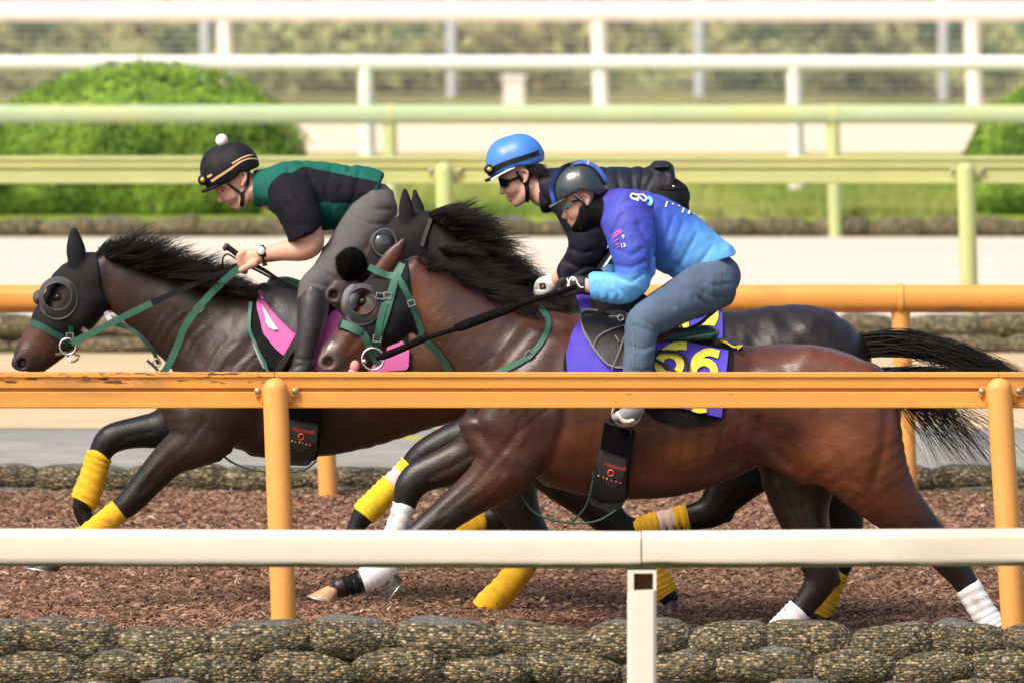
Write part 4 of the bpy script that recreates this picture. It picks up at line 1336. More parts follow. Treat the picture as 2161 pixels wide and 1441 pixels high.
def pn(V, C_, px, py):
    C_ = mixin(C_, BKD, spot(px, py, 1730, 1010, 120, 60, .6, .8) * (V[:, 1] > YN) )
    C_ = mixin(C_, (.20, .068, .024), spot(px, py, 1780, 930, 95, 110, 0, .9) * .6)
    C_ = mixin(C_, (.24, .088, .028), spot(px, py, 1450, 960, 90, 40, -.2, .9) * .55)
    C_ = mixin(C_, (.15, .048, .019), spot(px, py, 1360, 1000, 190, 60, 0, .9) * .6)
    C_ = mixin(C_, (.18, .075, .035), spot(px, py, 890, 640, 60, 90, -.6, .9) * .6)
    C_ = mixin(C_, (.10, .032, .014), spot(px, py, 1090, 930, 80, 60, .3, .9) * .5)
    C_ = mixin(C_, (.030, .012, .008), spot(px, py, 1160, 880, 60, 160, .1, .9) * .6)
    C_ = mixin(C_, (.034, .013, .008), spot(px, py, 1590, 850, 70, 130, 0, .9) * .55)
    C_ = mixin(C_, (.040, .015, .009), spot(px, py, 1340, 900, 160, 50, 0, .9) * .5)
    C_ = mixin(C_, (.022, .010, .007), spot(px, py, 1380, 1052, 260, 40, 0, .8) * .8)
    C_ = mixin(C_, (.13, .095, .08), spot(px, py, 688, 766, 30, 32, 0, .8) * .8)
    C_ = mixin(C_, (.03, .014, .009), spot(px, py, 766, 638, 30, 22, .2, .5) * .85)
    C_ = mixin(C_, (.55, .50, .46), spot(px, py, 696, 730, 4, 14, .55, .6) * .7)
    return C_
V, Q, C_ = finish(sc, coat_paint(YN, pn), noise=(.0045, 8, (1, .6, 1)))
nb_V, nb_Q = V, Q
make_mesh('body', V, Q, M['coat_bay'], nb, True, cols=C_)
nb_b = bvh_of(V, Q); SN = Surf(YN, [nb_b])
# legs: bandages and hooves
lg = Leg(NFORE, YN); wrap('bandage', lg, 5.9, 7.55, .004, M['white_b'], nb)
wrap('pastern_band', lg, 7.6, 8.7, .003, M['black_cloth'], nb, 3)
hoof(nb, YN, (706, 1240), (650, 1255), (706, 1272), -.11, 26, M['hoof_tan'])
lg = Leg(NOFO, YN); wrap('bandage', lg, 4.75, 7.35, .003, M['white_b'], nb)
hoof(nb, YN, (824, 1222), (812, 1274), (850, 1222), .12, 22, M['hoof_dk'])
lg = Leg(NHIND, YN); wrap('bandage', lg, 7.05, 9.0, .006, M['white_b'], nb)
hoof(nb, YN, (2128, 1362), (2112, 1392), (2162, 1388), -.08, 26, M['hoof_dk'], False)
lg = Leg(NOFF, YN); wrap('bandage', lg, 5.95, 7.5, .006, M['white_b'], nb)
hoof(nb, YN, (1626, 1352), (1590, 1374), (1640, 1374), .12, 26, M['hoof_dk'], False)
# hood
sh = Sculpt(YN, .007)
inf = .009
for ch in ([(852,592,0,48,40),(818,640,0,63,46),(778,690,0,54,40),(738,728,0,43,33),(708,757,0,36,29)], [(838,655,0,44,50),(822,692,0,34,46)]):
    sh.chain(ch, k=.03, inflate=inf)
sh.chain([(945,662,0,79,49),(895,612,0,63,42),(862,588,0,55,40)], k=.04, inflate=inf)
HOODN = [(778,575),(800,565),(838,570),(850,548),(862,550),(870,630),(893,702),(850,740),(812,738),(762,706),(712,694),(722,640),(752,598)]
eyeN = [(766 + 33 * math.cos(t), 640 + 31 * math.sin(t)) for t in np.linspace(0, 2 * math.pi, 24, False)]
V, Q, C_ = finish(sh, clip=HOODN, holes=[eyeN])
hn = make_mesh('hood', V, Q, M['hood'], nb, True)
hb = bvh_of(V, Q)
SNH = Surf(YN, [nb_b, hb])
e = SN.at(767, 637, -.006); blob('eye', e, (.027, .014, .019), M['eye'], nb, rot=.25)
ribbon('eyelid', SN, [(744,636),(762,622),(786,630),(794,646)], 6, M['black_lea'], nb, .004, .004, 4)
M['clear_cup'] = mat('clear_grey_cup', (.30, .30, .31), .2, .05, 5, spec=.6, trans=.5)
blob('goggle_cup', P(741, 630, YN - .02), (.040, .075, .064), M['clear_cup'], hn, rot=-.3)
goggle_cup(hn, SNH, (762, 643), 43, 45, (764, 636, 29, 28), M['goggle'], M['goggle_rim'], .028)
# nostril and mouth
blob('nostril', SN.at(693, 765, -.004), (.024, .008, .022), M['nostril'], nb)
tg = P(749, 772, YN - .045); blob('tongue', tg, (.022, .014, .03), M['pinktongue'], nb, rot=-.15)
blob('tongue', P(745, 790, YN - .045), (.024, .014, .03), M['pinktongue'], nb)
# bridle
def st(path, w, nm='strap', off=.006, m='strap', s=SNH, par=None): return ribbon(nm, s, path, w, M[m], par or nb, off, .004, 6)
st([(778,563),(800,574),(826,583),(842,582)], 14, 'browband')
st([(848,556),(838,580),(828,610),(812,660),(800,706),(795,740)], 17, 'cheekpiece')
st([(834,590),(822,640),(806,690),(790,725)], 13, 'cheekpiece', .010)
st([(812,640),(800,690),(794,755)], 14, 'cheekpiece', .013)
st([(838,582),(858,618),(876,660),(892,703)], 13, 'throatlash')
st([(722,684),(745,694),(768,706),(785,745),(800,770)], 15, 'noseband')
st([(722,683),(740,690),(764,700)], 17, 'noseband', .011)
for c, w, h, a in (((818,624),8,6,10),((803,625),9,6,10),((868,640),7,6,-20),((796,714),8,7,5),((893,712),10,6,20)): buckle(SNH, c, w, h, a, nb)
ring('bit_ring', SNH, (787, 757), 23, M['steel'], nb, .03)
blob('bit', SNH.at(768, 762, .02), (.012, .012, .012), M['steel'], nb)
# breast girth of green web: up from the chest, round and back to the saddle
st([(884,705),(905,725),(930,752),(952,788),(975,830)], 17, 'martingale', .012, 'strap_dk', SN)
st([(1020,800),(1075,775),(1120,748),(1148,712),(1157,678),(1140,648)], 12, 'breast_strap', .010, 'strap', SN)
buckle(SN, (1117,748), 7, 7, 45, nb, .016)
# mane
mane(nb, YN, [(868,552),(905,573),(960,598),(1020,626),(1090,656),(1150,676)], 2400, [(50,-10,.5),(85,6,.45),(105,18,.4),(110,26,.35),(100,30,.3),(70,20,.2)], 80, .0020, side=.03, wild=.16)
# tail
TS = []
for i in range(640):
    x0, y0 = 1868 + rnd.uniform(-8, 14), 790 + rnd.uniform(-8, 40)
    rg = random.Random(i // 14); ln = rg.uniform(.45, 1.05) * rnd.uniform(.9, 1.1); spread = min(1, max(0, rg.random() + rnd.gauss(0, .07)))
    x1, y1 = x0 + (90 + 260 * spread) * ln, y0 + (0 + 300 * rg.random() ** 1.15 + rnd.gauss(0, 10)) * ln
    bow = rnd.uniform(-40, 60); dyv = rnd.gauss(0, .05)
    pts = []
    for t in np.linspace(0, 1, 10):
        x = x0 + (x1 - x0) * (t ** .9); y = y0 + (y1 - y0) * t ** 1.35 - bow * math.sin(t * math.pi) * .5
        g_ = i // 14; y += (11 * math.sin(5 * t + g_ * 1.7) + 3 * math.sin(9 * t + i)) * t; x += (12 * math.cos(4 * t + g_ * 2.3) + 3 * math.cos(6 * t + i)) * t
        pts.append(P(x, y, YN + dyv * t))
    TS.append((np.array(pts), .0019 * rnd.uniform(.5, 1.1)))
for i in range(120):
    x0, y0 = 1850 + rnd.uniform(0, 24), 779 + rnd.uniform(-3, 10)
    x1 = x0 + rnd.uniform(150, 340); y1 = y0 + rnd.uniform(-4, 80)
    pts = [P(x0 + (x1 - x0) * t, y0 + (y1 - y0) * t ** 1.6 - 3 * math.sin(t * 3), YN + .01) for t in np.linspace(0, 1, 8)]
    TS.append((np.array(pts), .005 * rnd.uniform(.5, 1.1)))
strands('tail', TS, M['hair'], nb)

# ------------------------------------------------------------------ middle near-black horse
YM = 41.9
mb_ = empty('horse', P(1400, 1319, YM), 'near black galloping horse in the middle with yellow bandages, its head behind the bay horse', 'horse', 'galloping racehorses')
sc = Sculpt(YM, HH)
sc.chain([(1115,800,0,112,88,K_),(1150,798,0,140,104,K_),(1220,800,0,180,124,K_),(1340,818,0,184,132,K_),(1460,826,0,174,132,K_),(1560,808,0,154,128,K_),(1650,772,0,130,122,K_),(1720,768,0,118,110,K_),(1768,792,0,88,84,K_)], k=.05)
sc.chain([(1130,730,0,128,72,K_),(1060,662,0,108,64,K_),(990,590,0,90,56,K_),(930,530,0,72,46,K_),(890,495,0,56,40,K_)], k=.05)
sc.chain([(880,490,0,48,38,K_),(842,530,0,58,44,K_),(790,575,0,48,38,D2),(747,608,0,40,32,D2),(718,630,0,33,28,D1)], k=.03)
NOSE(sc, 704, 623, 14, 13, -.045, D1, (.085, .06, .05)); NOSE(sc, 704, 623, 14, 13, .045, D1, (.085, .06, .05))
sc.chain([(770,640,0,26,24,D1),(735,662,0,18,20,D1)], k=.03)
sc.chain([(860,468,-.055,15,11,DK),(857,440,-.06,14.5,9,DK),(855,416,-.06,7.5,6,DK),(854,399,-.06,2.5,2,DK)], k=.015)
sc.chain([(882,462,.055,14,11,DK),(880,438,.06,13,9,DK),(877,417,.06,6.5,5,DK),(875,402,.06,2.5,2,DK)], k=.015)
sc.chain([(1690,720,-.12,60,46,K_),(1752,780,-.13,66,46,K_)], k=.06)
MH1 = [(1700,850,-.12,116,64,K_),(1625,938,-.13,84,52,K1),(1568,998,-.13,58,42,DK),(1528,1044,-.12,44,35,DK),(1504,1076,-.12,36,30,DK),(1462,1090,-.12,28,23,DK),(1402,1103,-.12,26,21,DK),(1347,1120,-.12,26,21,DK),(1322,1142,-.12,20,16,DK)]
sc.chain(MH1, k=.04); sc.chain([(1520,1070,-.12,18,14,DK),(1539,1092,-.12,10,10,DK)], k=.02)
MH2 = [(1740,850,.12,110,60,K_),(1762,955,.13,84,50,K1),(1776,1040,.13,50,40,DK),(1785,1092,.12,38,31,DK),(1788,1142,.12,33,28,DK),(1768,1202,.12,25,21,DK),(1740,1262,.12,25,20,DK),(1722,1300,.12,26,22,DK)]
sc.chain(MH2, k=.04)
MF1 = [(1090,860,.10,100,50,K_),(1010,912,.12,52,38,DK),(950,938,.12,44,33,DK),(896,963,.12,35,30,DK),(862,994,.12,27,23,DK),(816,1035,.12,24,20,DK),(776,1076,.12,26,21,DK),(756,1104,.12,20,17,DK),(748,1128,.12,21,18,DK)]
sc.chain(MF1, k=.035)
MF2 = [(1120,880,-.12,108,50,K_),(1180,985,-.12,68,42,DK),(1240,1048,-.12,46,36,DK),(1292,1100,-.12,36,30,DK),(1332,1142,-.11,33,28,DK),(1366,1186,-.11,24,20,DK),(1396,1236,-.11,25,21,DK),(1414,1262,-.11,20,17,DK)]
sc.chain(MF2, k=.035)
sc.crease([(1600,690),(1580,760),(1590,840)], .012, .04)
sc.crease([(1640,655),(1700,720),(1745,800)], .007, .03)
for p in ([(1570,680),(1600,720),(1650,750)], [(1690,680),(1740,730)], [(1620,700),(1640,760)]): sc.crease(p, -.003, .007)
sc.crease([(1000,925),(940,948),(890,975)], .005, .009); sc.crease([(1580,1000),(1540,1050),(1515,1080)], .005, .010)
V, Q, C_ = finish(sc, coat_paint(YM), noise=(.0045, 8, (1, .6, 1)))
make_mesh('body', V, Q, M['coat_dark'], mb_, True, cols=C_)
mb_b = bvh_of(V, Q); SM = Surf(YM, [mb_b])
lg = Leg(MF1, YM); wrap('bandage', lg, 3.75, 4.25, .005, M['yellow2'], mb_, 2); wrap('bandage_tape', lg, 4.2, 4.75, .004, M['pink_t'], mb_, 2); wrap('bandage', lg, 4.7, 6.35, .006, M['yellow2'], mb_)
lg = Leg(MF2, YM); wrap('bandage', lg, 5.0, 6.7, .005, M['yellow'], mb_); hoof(mb_, YM, (1416, 1262), (1402, 1284), (1436, 1280), -.11, 20, M['hoof_dk'], False)
lg = Leg(MH1, YM); wrap('bandage', lg, 5.15, 5.65, .006, M['yellow'], mb_, 2); wrap('bandage_tape', lg, 5.6, 6.2, .004, M['pink_t'], mb_, 2); wrap('bandage', lg, 6.15, 7.5, .006, M['yellow'], mb_)
lg = Leg(MH2, YM); wrap('bandage', lg, 5.0, 6.9, .005, M['yellow'], mb_); hoof(mb_, YM, (1716, 1308), (1690, 1334), (1730, 1334), .12, 24, M['hoof_dk'], False)
hoof(mb_, YM, (746, 1130), (716, 1152), (752, 1166), .12, 22, M['hoof_dk'])
hoof(mb_, YM, (1320, 1146), (1300, 1178), (1340, 1184), -.12, 22, M['hoof_dk'])
sh = Sculpt(YM, .008)
sh.chain([(880,490,0,48,38),(842,530,0,58,44),(790,575,0,48,38)], k=.03, inflate=.009)
sh.chain([(990,590,0,90,56),(930,530,0,72,46),(890,495,0,56,40)], k=.04, inflate=.009)
sh.chain([(860,468,-.055,15,11),(857,440,-.06,14.5,9),(855,414,-.06,7.5,6),(854,399,-.06,2.5,2)], k=.012, inflate=.004)
sh.chain([(882,462,.055,14,11),(880,438,.06,13,9),(877,416,.06,6.5,5),(875,402,.06,2.5,2)], k=.012, inflate=.004)
V, Q, C_ = finish(sh, clip=[(838,380),(895,385),(905,440),(918,462),(905,500),(900,575),(860,640),(800,625),(752,590),(790,505),(835,455)])
hm = make_mesh('hood', V, Q, M['hood'], mb_, True)
SMH = Surf(YM, [mb_b, bvh_of(V, Q)])
dm = SMH.at(806, 515, .0); blob('goggle', dm, (.055, .05, .062), M['dome'], hm, 20, 14, .5)
ring('goggle_rim', SMH, (812, 513), 25, M['goggle_rim'], hm, .035, .006, squash=1.15)
blob('nostril', SM.at(704, 623, -.004), (.020, .008, .019), M['nostril'], mb_)
# sheepskin noseband roll, fuzzy
r0 = P(742, 558, YM - .05)
rl = blob('sheepskin_noseband', r0, (.064, .10, .071), M['fleece'], mb_, 24, 14, rot=.5)
blob('roll_end', P(764, 580, YM - .04), (.05, .08, .035), M['fleece'], rl, rot=-.8)
S = []
for i in range(3600):
    d = nrs.normal(size=3); d[1] -= .4; d /= np.linalg.norm(d)
    lump = 1 + .22 * (fbm(d[None] * 2.3 + 4, 2)[0] - .4); p = r0 + d * np.array([.062, .098, .066]) * lump; q = p + d * .007 + nrs.normal(0, .005, 3)
    S.append((np.array([p, (p + q) / 2 + nrs.normal(0, .002, 3), q]), .0025))
strands('fleece_pile', S, M['fleece'], rl)
ribbon('hood_strap', SMH, [(909,462),(899,490),(890,520)], 8, M['goggle'], mb_, .008)
mane(mb_, YM, [(905,450),(940,474),(985,512),(1035,560),(1085,612),(1135,655)], 4200, [(80,-12,.25),(118,14,.35),(125,40,.38),(120,52,.36),(95,46,.3),(70,40,.2)], 90, .0021, wild=.14, side=-.03, dyr=.05)
mane(mb_, YM, [(925,520),(965,560),(1010,600),(1060,640)], 2200, [(100,24,.25),(130,44,.25),(130,56,.25),(100,50,.2)], 90, .0021, wild=.16, side=-.16, dyr=.03, name='mane')
mane(mb_, YM, [(925,452),(945,456),(960,462)], 40, [(75,-16,.2),(82,-14,.25),(80,-8,.2)], 90, .004, wild=.1, name='forelock')
TS = []
for i in range(1200):
    x0, y0 = 1822 + rnd.uniform(-10, 10), 716 + rnd.uniform(-12, 40)
    top = rnd.random() ** .8
    ln = rnd.uniform(.5, 1.1)
    x1, y1 = x0 + 330 * ln, 705 + 75 * ln ** 1.6 * 1.0 + rnd.uniform(-6, 75) * (1 - .35 * ln)
    pts = []
    dyv = rnd.gauss(0, .06)
    for t in np.linspace(0, 1, 10):
        x = x0 + (x1 - x0) * t; y = y0 + (y1 - y0) * t ** 1.3 - 26 * math.sin(t * math.pi) * (1 - top * .4) + 4 * math.sin(5 * t + i) * t
        pts.append(P(x, y, YM + dyv * t))
    TS.append((np.array(pts), .0030 * rnd.uniform(.5, 1.15)))
strands('tail', TS, M['hair'], mb_)

# ------------------------------------------------------------------ left dark brown horse
YL = 42.8
lb = empty('horse', P(600, 1287, YL), 'dark brown galloping horse leading at left, in a black hood with ear covers', 'horse', 'galloping racehorses')
sc = Sculpt(YL, HH)
sc.chain([(448,806,0,108,86,D1),(480,798,0,146,100,D1),(530,790,0,174,114,D_),(600,785,0,180,124,D_),(690,785,0,176,128,D_),(790,780,0,158,126,D2),(880,776,0,134,122,D2),(960,768,0,120,118,D2),(1050,776,0,116,110,D_),(1110,795,0,100,92,D_),(1140,810,0,78,76,D_)], k=.05)
sc.chain([(520,742,0,138,75,D1),(455,706,0,120,68,D1),(385,668,0,97,58,D1),(315,630,0,75,48,D1),(255,595,0,61,42,D_),(215,572,0,53,38,D_)], k=.05)
sc.chain([(200,575,0,48,38,D_),(165,618,0,62,44,D_),(120,680,0,50,40,D_),(82,728,0,41,32,D2),(58,754,0,34,28,D_)], k=.03)
sc.chain([(186,632,0,42,47,D_),(170,668,0,32,44,D_)], k=.02)
for s_ in (-1, 1):
    NOSE(sc, 47, 766, 18, 12, s_ * .045, D_, (.03, .022, .02))
    sc.chain([(560,690,s_*.14,46,28,D1),(505,790,s_*.17,62,36,D1),(440,870,s_*.165,58,34,D1)], k=.06)
    sc.chain([(1010,750,s_*.13,60,46,D_),(1080,800,s_*.14,86,48,D_),(1100,860,s_*.14,70,44,D_)], k=.06)
sc.chain([(140,712,0,28,26,D_),(105,752,0,20,22,D_),(75,776,0,16,20,DK)], k=.03)
sc.chain([(162,560,-.055,17,11,DK),(159,528,-.06,18,10,DK),(157,503,-.06,13,7,DK),(156,484,-.06,6,4,DK)], k=.015)
sc.chain([(166,556,.055,16,11,DK),(164,528,.06,16,10,DK),(162,505,.06,10,6,DK),(160,490,.06,4,3,DK)], k=.015)
LF1 = [(436,868,-.12,102,50,D1),(430,912,-.13,74,46,D1),(400,940,-.13,52,40,D1),(360,966,-.12,39,34,D_),(312,1016,-.12,32,29,DK),(270,1062,-.12,28,26,DK),(246,1082,-.12,23,22,DK),(200,1120,-.11,24,21,DK),(152,1160,-.11,26,22,DK),(120,1180,-.11,19,17,DK)]
sc.chain(LF1, k=.035)
LF2 = [(420,865,.10,80,45,D_),(350,902,.12,44,34,DK),(282,912,.12,33,28,DK),(234,926,.12,31,26,DK),(212,956,.12,25,22,DK),(200,992,.12,23,20,DK),(181,1050,.12,26,21,DK),(172,1076,.12,19,16,DK),(190,1108,.12,20,16,DK)]
sc.chain(LF2, k=.03)
LH1 = [(1075,860,-.10,100,60,D_),(1068,950,-.12,80,50,D2),(1080,1030,-.12,56,42,D_),(1106,1095,-.12,40,34,DK),(1130,1145,-.12,33,28,DK),(1106,1190,-.12,26,22,DK),(1070,1235,-.12,26,21,DK),(1032,1276,-.12,28,22,DK),(1015,1300,-.12,22,18,DK)]
sc.chain(LH1, k=.04)
LH2 = [(1040,870,.10,96,60,D_),(1050,960,.12,66,45,D_),(1065,1040,.12,44,36,DK),(1060,1086,.12,33,28,DK),(1012,1098,.12,25,21,DK),(960,1125,.12,25,20,DK),(930,1150,.12,20,16,DK)]
sc.chain(LH2, k=.035)
sc.crease([(580,650),(520,740),(450,800),(395,850)], .010, .028)
sc.crease([(240,690),(300,745),(352,812)], .009, .018)
sc.crease([(500,965),(545,905),(560,830)], .012, .026)
sc.crease([(440,880),(400,930),(340,985),(300,1030)], .006, .012)
sc.crease([(385,900),(350,950),(310,1000)], -.003, .007)
sc.crease([(330,640),(390,700),(430,760)], .005, .03)
for p in ([(480,830),(440,890),(400,930),(350,975)], [(450,870),(420,900)], [(560,860),(640,930),(720,945)], [(90,690),(70,720),(58,742)], [(120,715),(95,745)], [(470,720),(440,790),(420,840)]):
    sc.crease(p, -.0028, .0058)
for i in range(12):
    x, y = 330 + 17 * i, 648 + 9 * i
    sc.crease([(x + 30, y - 2), (x + 4, y + 22), (x - 16, y + 58)], .003 + .001 * (i % 3), .0075)
sc.crease([(320,912),(270,922),(236,940)], .005, .009); sc.crease([(400,960),(350,992),(300,1038)], .004, .008)
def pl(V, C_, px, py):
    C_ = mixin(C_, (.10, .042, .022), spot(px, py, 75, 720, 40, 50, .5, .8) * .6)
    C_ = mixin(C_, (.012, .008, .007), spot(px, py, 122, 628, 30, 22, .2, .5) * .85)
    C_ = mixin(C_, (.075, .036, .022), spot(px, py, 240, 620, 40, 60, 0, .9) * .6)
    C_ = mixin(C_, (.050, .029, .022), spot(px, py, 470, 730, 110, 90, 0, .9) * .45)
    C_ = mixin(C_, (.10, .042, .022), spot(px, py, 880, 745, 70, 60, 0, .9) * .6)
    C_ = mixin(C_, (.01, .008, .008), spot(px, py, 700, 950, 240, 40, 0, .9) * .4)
    return C_
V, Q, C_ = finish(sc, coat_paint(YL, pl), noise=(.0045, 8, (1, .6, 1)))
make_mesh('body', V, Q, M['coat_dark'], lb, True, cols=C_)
lb_b = bvh_of(V, Q); SL = Surf(YL, [lb_b])
lg = Leg(LF1, YL); wrap('bandage', lg, 5.75, 7.9, .007, M['yellow'], lb); hoof(lb, YL, (118, 1178), (56, 1196), (122, 1206), -.11, 26, M['hoof_dk'])
lg = Leg(LF2, YL); wrap('bandage', lg, 4.05, 6.35, .010, M['yellow'], lb, jag=4); hoof(lb, YL, (192, 1110), (180, 1150), (225, 1140), .12, 22, M['hoof_dk'])
lg = Leg(LH1, YL); wrap('bandage', lg, 4.9, 7.6, .008, M['yellow'], lb, jag=5); hoof(lb, YL, (1010, 1304), (975, 1330), (1035, 1330), -.12, 25, M['hoof_dk'], False)
lg = Leg(LH2, YL); wrap('bandage', lg, 3.75, 5.6, .006, M['yellow'], lb); hoof(lb, YL, (928, 1152), (900, 1180), (945, 1180), .12, 22, M['hoof_dk'])
sh = Sculpt(YL, .0075)
sh.chain([(200,575,0,48,38),(165,618,0,62,44),(120,680,0,50,40),(82,728,0,41,32)], k=.03, inflate=.009)
sh.chain([(186,632,0,42,47),(170,668,0,32,44)], k=.02, inflate=.009)
sh.chain([(315,630,0,75,48),(255,595,0,61,42),(215,572,0,53,38)], k=.04, inflate=.009)
sh.chain([(162,560,-.055,17,11),(159,528,-.06,18,10),(157,503,-.06,13,7),(156,484,-.06,6,4)], k=.012, inflate=.003)
sh.chain([(166,556,.055,16,11),(164,528,.06,16,10),(162,505,.06,10,6),(160,490,.06,4,3)], k=.012, inflate=.003)
eyeL = [(122 + 30 * math.cos(t), 626 + 30 * math.sin(t)) for t in np.linspace(0, 2 * math.pi, 24, False)]
V, Q, C_ = finish(sh, clip=[(130,470),(190,470),(192,530),(207,535),(217,610),(240,682),(228,716),(195,742),(150,722),(118,696),(66,678),(66,640),(98,596),(126,558)], holes=[eyeL])
hl_ = make_mesh('hood', V, Q, M['hood'], lb, True)
SLH = Surf(YL, [lb_b, bvh_of(V, Q)])
e = SL.at(123, 628, -.006); blob('eye', e, (.027, .014, .019), M['eye'], lb, rot=.25)
ribbon('eyelid', SL, [(100,624),(118,612),(140,618),(147,632)], 6, M['black_lea'], lb, .004, .004, 4)
goggle_cup(hl_, SLH, (122, 630), 43, 46, (121, 626, 30, 29), M['goggle'], M['goggle_rim'], .028)
blob('goggle', P(82, 628, YL + .03), (.028, .05, .035), M['goggle_rim'], hl_)
blob('nostril', SL.at(48, 765, -.004), (.026, .008, .018), M['nostril'], lb)
stl = lambda path, w, nm='strap', off=.006, m='strap': ribbon(nm, SLH, path, w, M[m], lb, off, .004, 6)
stl([(67,680),(90,690),(112,702),(132,712)], 13, 'noseband')
stl([(132,712),(139,724)], 13, 'noseband')
stl([(149,688),(148,706),(142,724)], 11, 'cheekpiece')
buckle(SLH, (147, 709), 7, 6, 0, lb)
ring('bit_ring', SLH, (143, 731), 17, M['steel'], lb, .03)
ribbon('bit', SLH, [(116,746),(140,742),(169,752)], 5, M['steel'], lb, .03)
ribbon('curb_chain', SLH, [(140,748),(152,765),(166,756)], 5, M['steel'], lb, .02)
# tags
ribbon('paper_tag', SLH, [(222,656),(232,676)], 11, M['white_tag'], lb, .016, .003, 5, curve=False)
ribbon('paper_tag', SLH, [(172,691),(190,703)], 9, M['white_tag'], lb, .016, .003, 5, curve=False)
# reins and breast straps
ribbon('rein', SL, [(150,724,-.16),(200,700,-.19),(250,674,-.20),(320,640,-.20)], 14, M['strap'], lb, free=True, step=6)
ribbon('rein', SL, [(318,641,-.20),(400,604,-.19),(470,574,-.17),(506,556,-.14)], [13, 11, 8], M['black_lea'], lb, free=True, step=6)
ribbon('martingale', SL, [(238,680),(275,694),(300,712),(325,742),(336,768)], 11, M['strap_dk'], lb, .012)
ribbon('martingale', SL, [(504,566,-.16),(460,605,-.2),(420,648,-.21),(390,690,-.21),(372,735,-.2),(352,776,-.2),(340,790,-.19)], 15, M['strap'], lb, free=True, step=6)
buckle(SL, (420, 650), 8, 7, 42, lb, .03)
ribbon('martingale', SL, [(310,760,-.1),(322,770,-.1),(334,782,-.1)], 6, M['strap_dk'], lb, free=True)
ring('martingale_ring', SL, (331, 765), 8, M['bolt'], lb, .02, .004)
mane(lb, YL, [(205,535),(250,548),(300,565),(360,583),(420,600),(480,612),(540,612)], 3800, [(62,-34,.35),(95,-40,.4),(112,-34,.4),(112,-24,.36),(95,-14,.34),(70,-2,.3),(50,6,.2)], 80, .0021, wild=.13, dyr=.035)
mane(lb, YL, [(225,540),(300,566),(380,592),(450,614),(540,628)], 1700, [(80,-10,.2),(110,-4,.2),(110,2,.2),(95,8,.2),(50,8,.1)], 80, .0021, wild=.13, side=-.085, dyr=.02)
mane(lb, YL, [(205,535),(212,538),(218,540)], 10, [(-8,-20,0),(-4,-24,0),(4,-26,0)], 30, .002, wild=.3, name='forelock')
TS = []
for i in range(200):
    x0, y0 = 1195 + rnd.uniform(-8, 8), 760 + rnd.uniform(0, 50); ln = rnd.uniform(.5, 1)
    pts = [P(x0 + 260 * ln * t, y0 + 60 * ln * t ** 1.4 + 40 * t * math.sin(i), YL + .03 * math.sin(i * 3) * t) for t in np.linspace(0, 1, 8)]
    TS.append((np.array(pts), .0045 * rnd.uniform(.5, 1.1)))
strands('tail', TS, M['hair'], lb)

# ================================================================== SADDLERY
def mirror(rows): return [(r[0], r[1], -r[2], *r[3:]) for r in rows]
M['purple'] = mat('purple_cloth', (.085, .058, .46), .75, .06, 12, .12, 200, spec=.25)
M['pink'] = mat('pink_cloth', (.62, .13, .36), .75, .06, 12, .12, 200, spec=.25)
M['num'] = mat('yellow_lettering', (.80, .72, .075), .7, .03, 20, spec=.2)
M['seat_green'] = mat('green_saddle_leather', (.022, .085, .058), .32, .1, 12, .1, 80, spec=.5)
M['saddle_lea'] = mat('black_saddle_leather', (.018, .018, .018), .36, .2, 9, .15, 120, spec=.5)
M['piping'] = mat('grey_piping', (.14, .145, .14), .5, .05)
M['offwhite'] = mat('offwhite_cloth', (.74, .74, .74), .7, .05)
M['greyfelt'] = mat('grey_felt', (.30, .31, .31), .9, .1, 20, .2, 150)
M['pouch'] = mat('dark_neoprene', (.030, .031, .034), .6, .08, 20, .15, 250, spec=.35)
M['pouch_blk'] = mat('black_pile_panel', (.0045, .0045, .005), .95, .1, 20, spec=.05)
M['ored'] = mat('orange_red_print', (.75, .09, .045), .6, .02)
M['odot'] = mat('pale_print', (.65, .32, .26), .6, .02)
M['yellowcord'] = mat('yellow_cord', (.70, .52, .04), .7, .05)

def digit6(surf, cx, cy, w, h, parent, off, sw, rot=0.0):
    """numeral six as a laid on stroke"""
    pts = []
    def q(x, y):
        ca, sa = math.cos(rot), math.sin(rot)
        return (cx + x * ca - y * sa, cy + x * sa + y * ca)
    for t in np.linspace(0, 1, 10):
        a = math.radians(-62 - 118 * t); pts.append(q(w * .46 * math.cos(a) + .02 * w, -h * .10 + h * .36 * math.sin(a)))
    for t in np.linspace(0.05, 1, 26):
        a = math.radians(180 - 360 * t); pts.append(q(w * .42 * math.cos(a), h * .17 + h * .27 * math.sin(a)))
    return ribbon('numeral', surf, pts, sw, M['num'], parent, off, .003, 5, curve=False)
def stroke(surf, pts, sw, parent, off, curve=True, m='num', nm='numeral'):
    return ribbon(nm, surf, pts, sw, M[m], parent, off, .003, 5, curve=curve)

